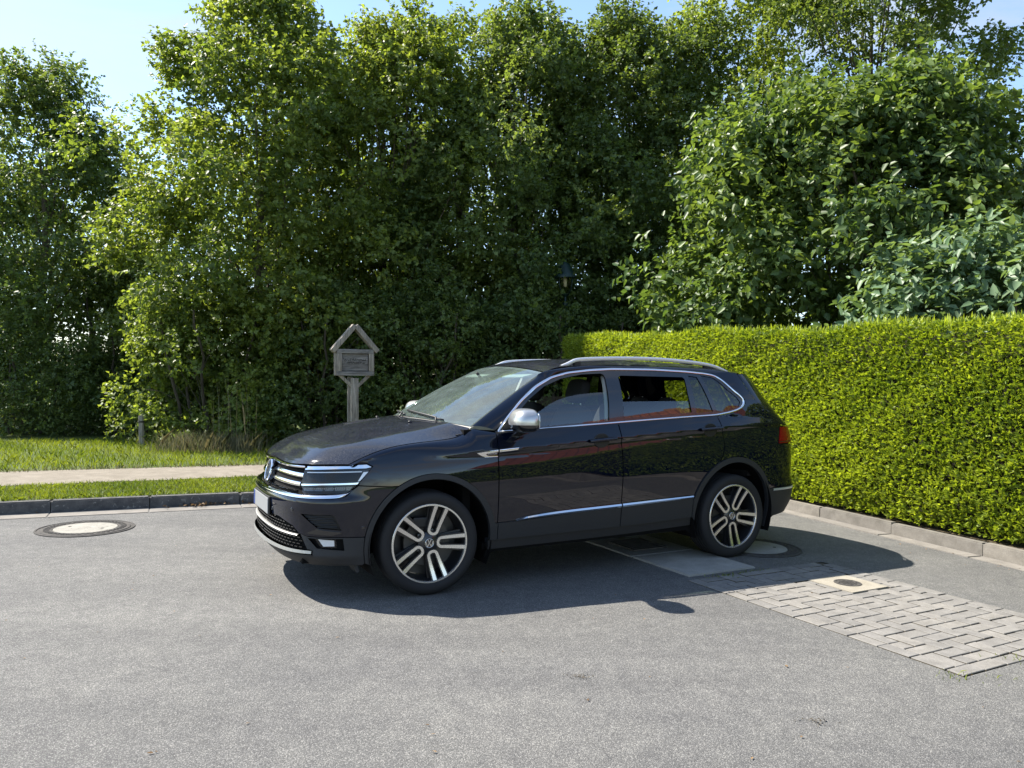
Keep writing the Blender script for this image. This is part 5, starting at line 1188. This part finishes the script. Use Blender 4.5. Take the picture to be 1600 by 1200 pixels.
# ---- short wooden post
pw = empty('wooden_post', (-7.15, 14.9, .10)); pw.rotation_euler = (0, TILT*2, .3); tag(pw, 'short weathered wooden post in the shade left of the dry grass', 'post')
MB().lathe([(.055, 0), (.052, .35), (.05, .58), (.038, .60), (.0005, .605)], 12, 'z').build('shaft', M['wood'], pw, auto=50)
MB().lathe([(.056, .46), (.058, .47), (.058, .49), (.055, .50)], 12, 'z').build('wire_band', M['cast_iron'], pw, auto=50)
# ---- street lantern
lp_ = empty('street_lantern', (1.18, 16.7, .10)); lp_.rotation_euler = (0, TILT, 0); lp_.scale = (1.28, 1.28, 1.045); tag(lp_, 'dark green street lantern with bell hood half hidden before the trees', 'street lamp'); zl = -.10
MB().lathe([(.085, 0), (.085, .5), (.06, .55), (.045, .62), (.035, 2.9), (.045, 2.92), (.045, 2.97), (.02, 3.0), (.02, 3.12)], 16, 'z').build('pole', M['lamp_green'], lp_, auto=40)
MB().lathe([(.02, 3.10), (.05, 3.13), (.055, 3.15), (.02, 3.17)], 16, 'z').build('collar', M['lamp_green'], lp_, auto=40)
ar = MB()
for k in range(4):
    a = math.pi/4+k*math.pi/2; ar.tube([(rr_*math.cos(a), rr_*math.sin(a), z_) for rr_, z_ in ((.02, 3.12), (.08, 3.16), (.13, 3.26), (.155, 3.38), (.155, 3.50))], .008, 6)
ar.build('cage_arm', M['lamp_green'], lp_, True)
MB().lathe([(.03, 3.20), (.085, 3.26), (.12, 3.36), (.13, 3.50)], 20, 'z').build('glass_bowl', M['lamp_glass'], lp_, True)
MB().lathe([(.0005, 3.30), (.028, 3.32), (.03, 3.48), (.0005, 3.50)], 12, 'z').build('lamp_tube', M['lamp_bulb'], lp_, True)
MB().lathe([(.13, 3.49), (.185, 3.49), (.185, 3.505), (.17, 3.56), (.13, 3.64), (.10, 3.72), (.075, 3.78), (.04, 3.81), (.025, 3.84), (.03, 3.87), (.0005, 3.89)], 24, 'z').build('hood', M['lamp_green'], lp_, auto=40)
# ================================================================== house across the road (outside the frame, mirrored in the car)
M['roof_tile'] = mat('roof_tiles', (.20, .055, .03), .7); t = NT(M['roof_tile']); v = t.coord('Object')
br = t.new('TexBrick'); br.inputs['Scale'].default_value = 1.; br.inputs['Brick Width'].default_value = .3; br.inputs['Row Height'].default_value = .3; br.inputs['Mortar Size'].default_value = .02
br.inputs['Color1'].default_value = (.21, .055, .030, 1); br.inputs['Color2'].default_value = (.15, .040, .024, 1); br.inputs['Mortar'].default_value = (.05, .016, .012, 1); t.l(v, br.inputs['Vector']); t.col(br.outputs[0])
M['house_brick'] = mat('house_brick', (.26, .12, .07), .85); M['white_trim'] = mat('white_trim', (.75, .75, .73), .4)
hs = empty('brick_house', (16.3, -.3, 0), math.radians(-22)); tag(hs, 'brick house with red tiled hip roof across the road, mirrored in the car doors', 'house')
MB().box((0, 0, 1.45), (7.6, 8.4, 2.9)).build('wall', M['house_brick'], hs)
V_ = [(-4.3, -4.8, 2.75), (4.3, -4.8, 2.75), (4.3, 4.8, 2.75), (-4.3, 4.8, 2.75), (0, -1.9, 7.7), (0, 1.9, 7.7)]
ro = mesh('roof', V_, [(0, 4, 5, 3), (1, 2, 5, 4), (0, 1, 4), (2, 3, 5), (3, 2, 1, 0)], M['roof_tile'], hs)
Rs = roty(-math.atan2(4.95, 4.3))
MB().box((-2.15, .9, 5.27), (.95, .8, .10), Rs).build('skylight_frame', M['white_trim'], ro); MB().box((-2.21, .9, 5.32), (.78, .63, .06), Rs).build('skylight_pane', M['glass_dark'], ro)
for yy in (-2.6, 0, 2.6):
    wf_ = MB()
    for c, d in (((-3.83, yy, 2.1), (.06, 1.4, .09)), ((-3.83, yy, .9), (.06, 1.4, .09)), ((-3.83, yy-.66, 1.5), (.06, .09, 1.11)), ((-3.83, yy+.66, 1.5), (.06, .09, 1.11)), ((-3.83, yy, 1.5), (.06, .07, 1.11))): wf_.box(c, d)
    w_ = wf_.build('window', M['white_trim'], hs); MB().box((-3.815, yy, 1.5), (.02, 1.25, 1.12)).build('pane', M['glass_dark'], w_)
MB().box((.6, 1.2, 7.5), (.6, .6, 1.3)).build('chimney', M['house_brick'], hs)
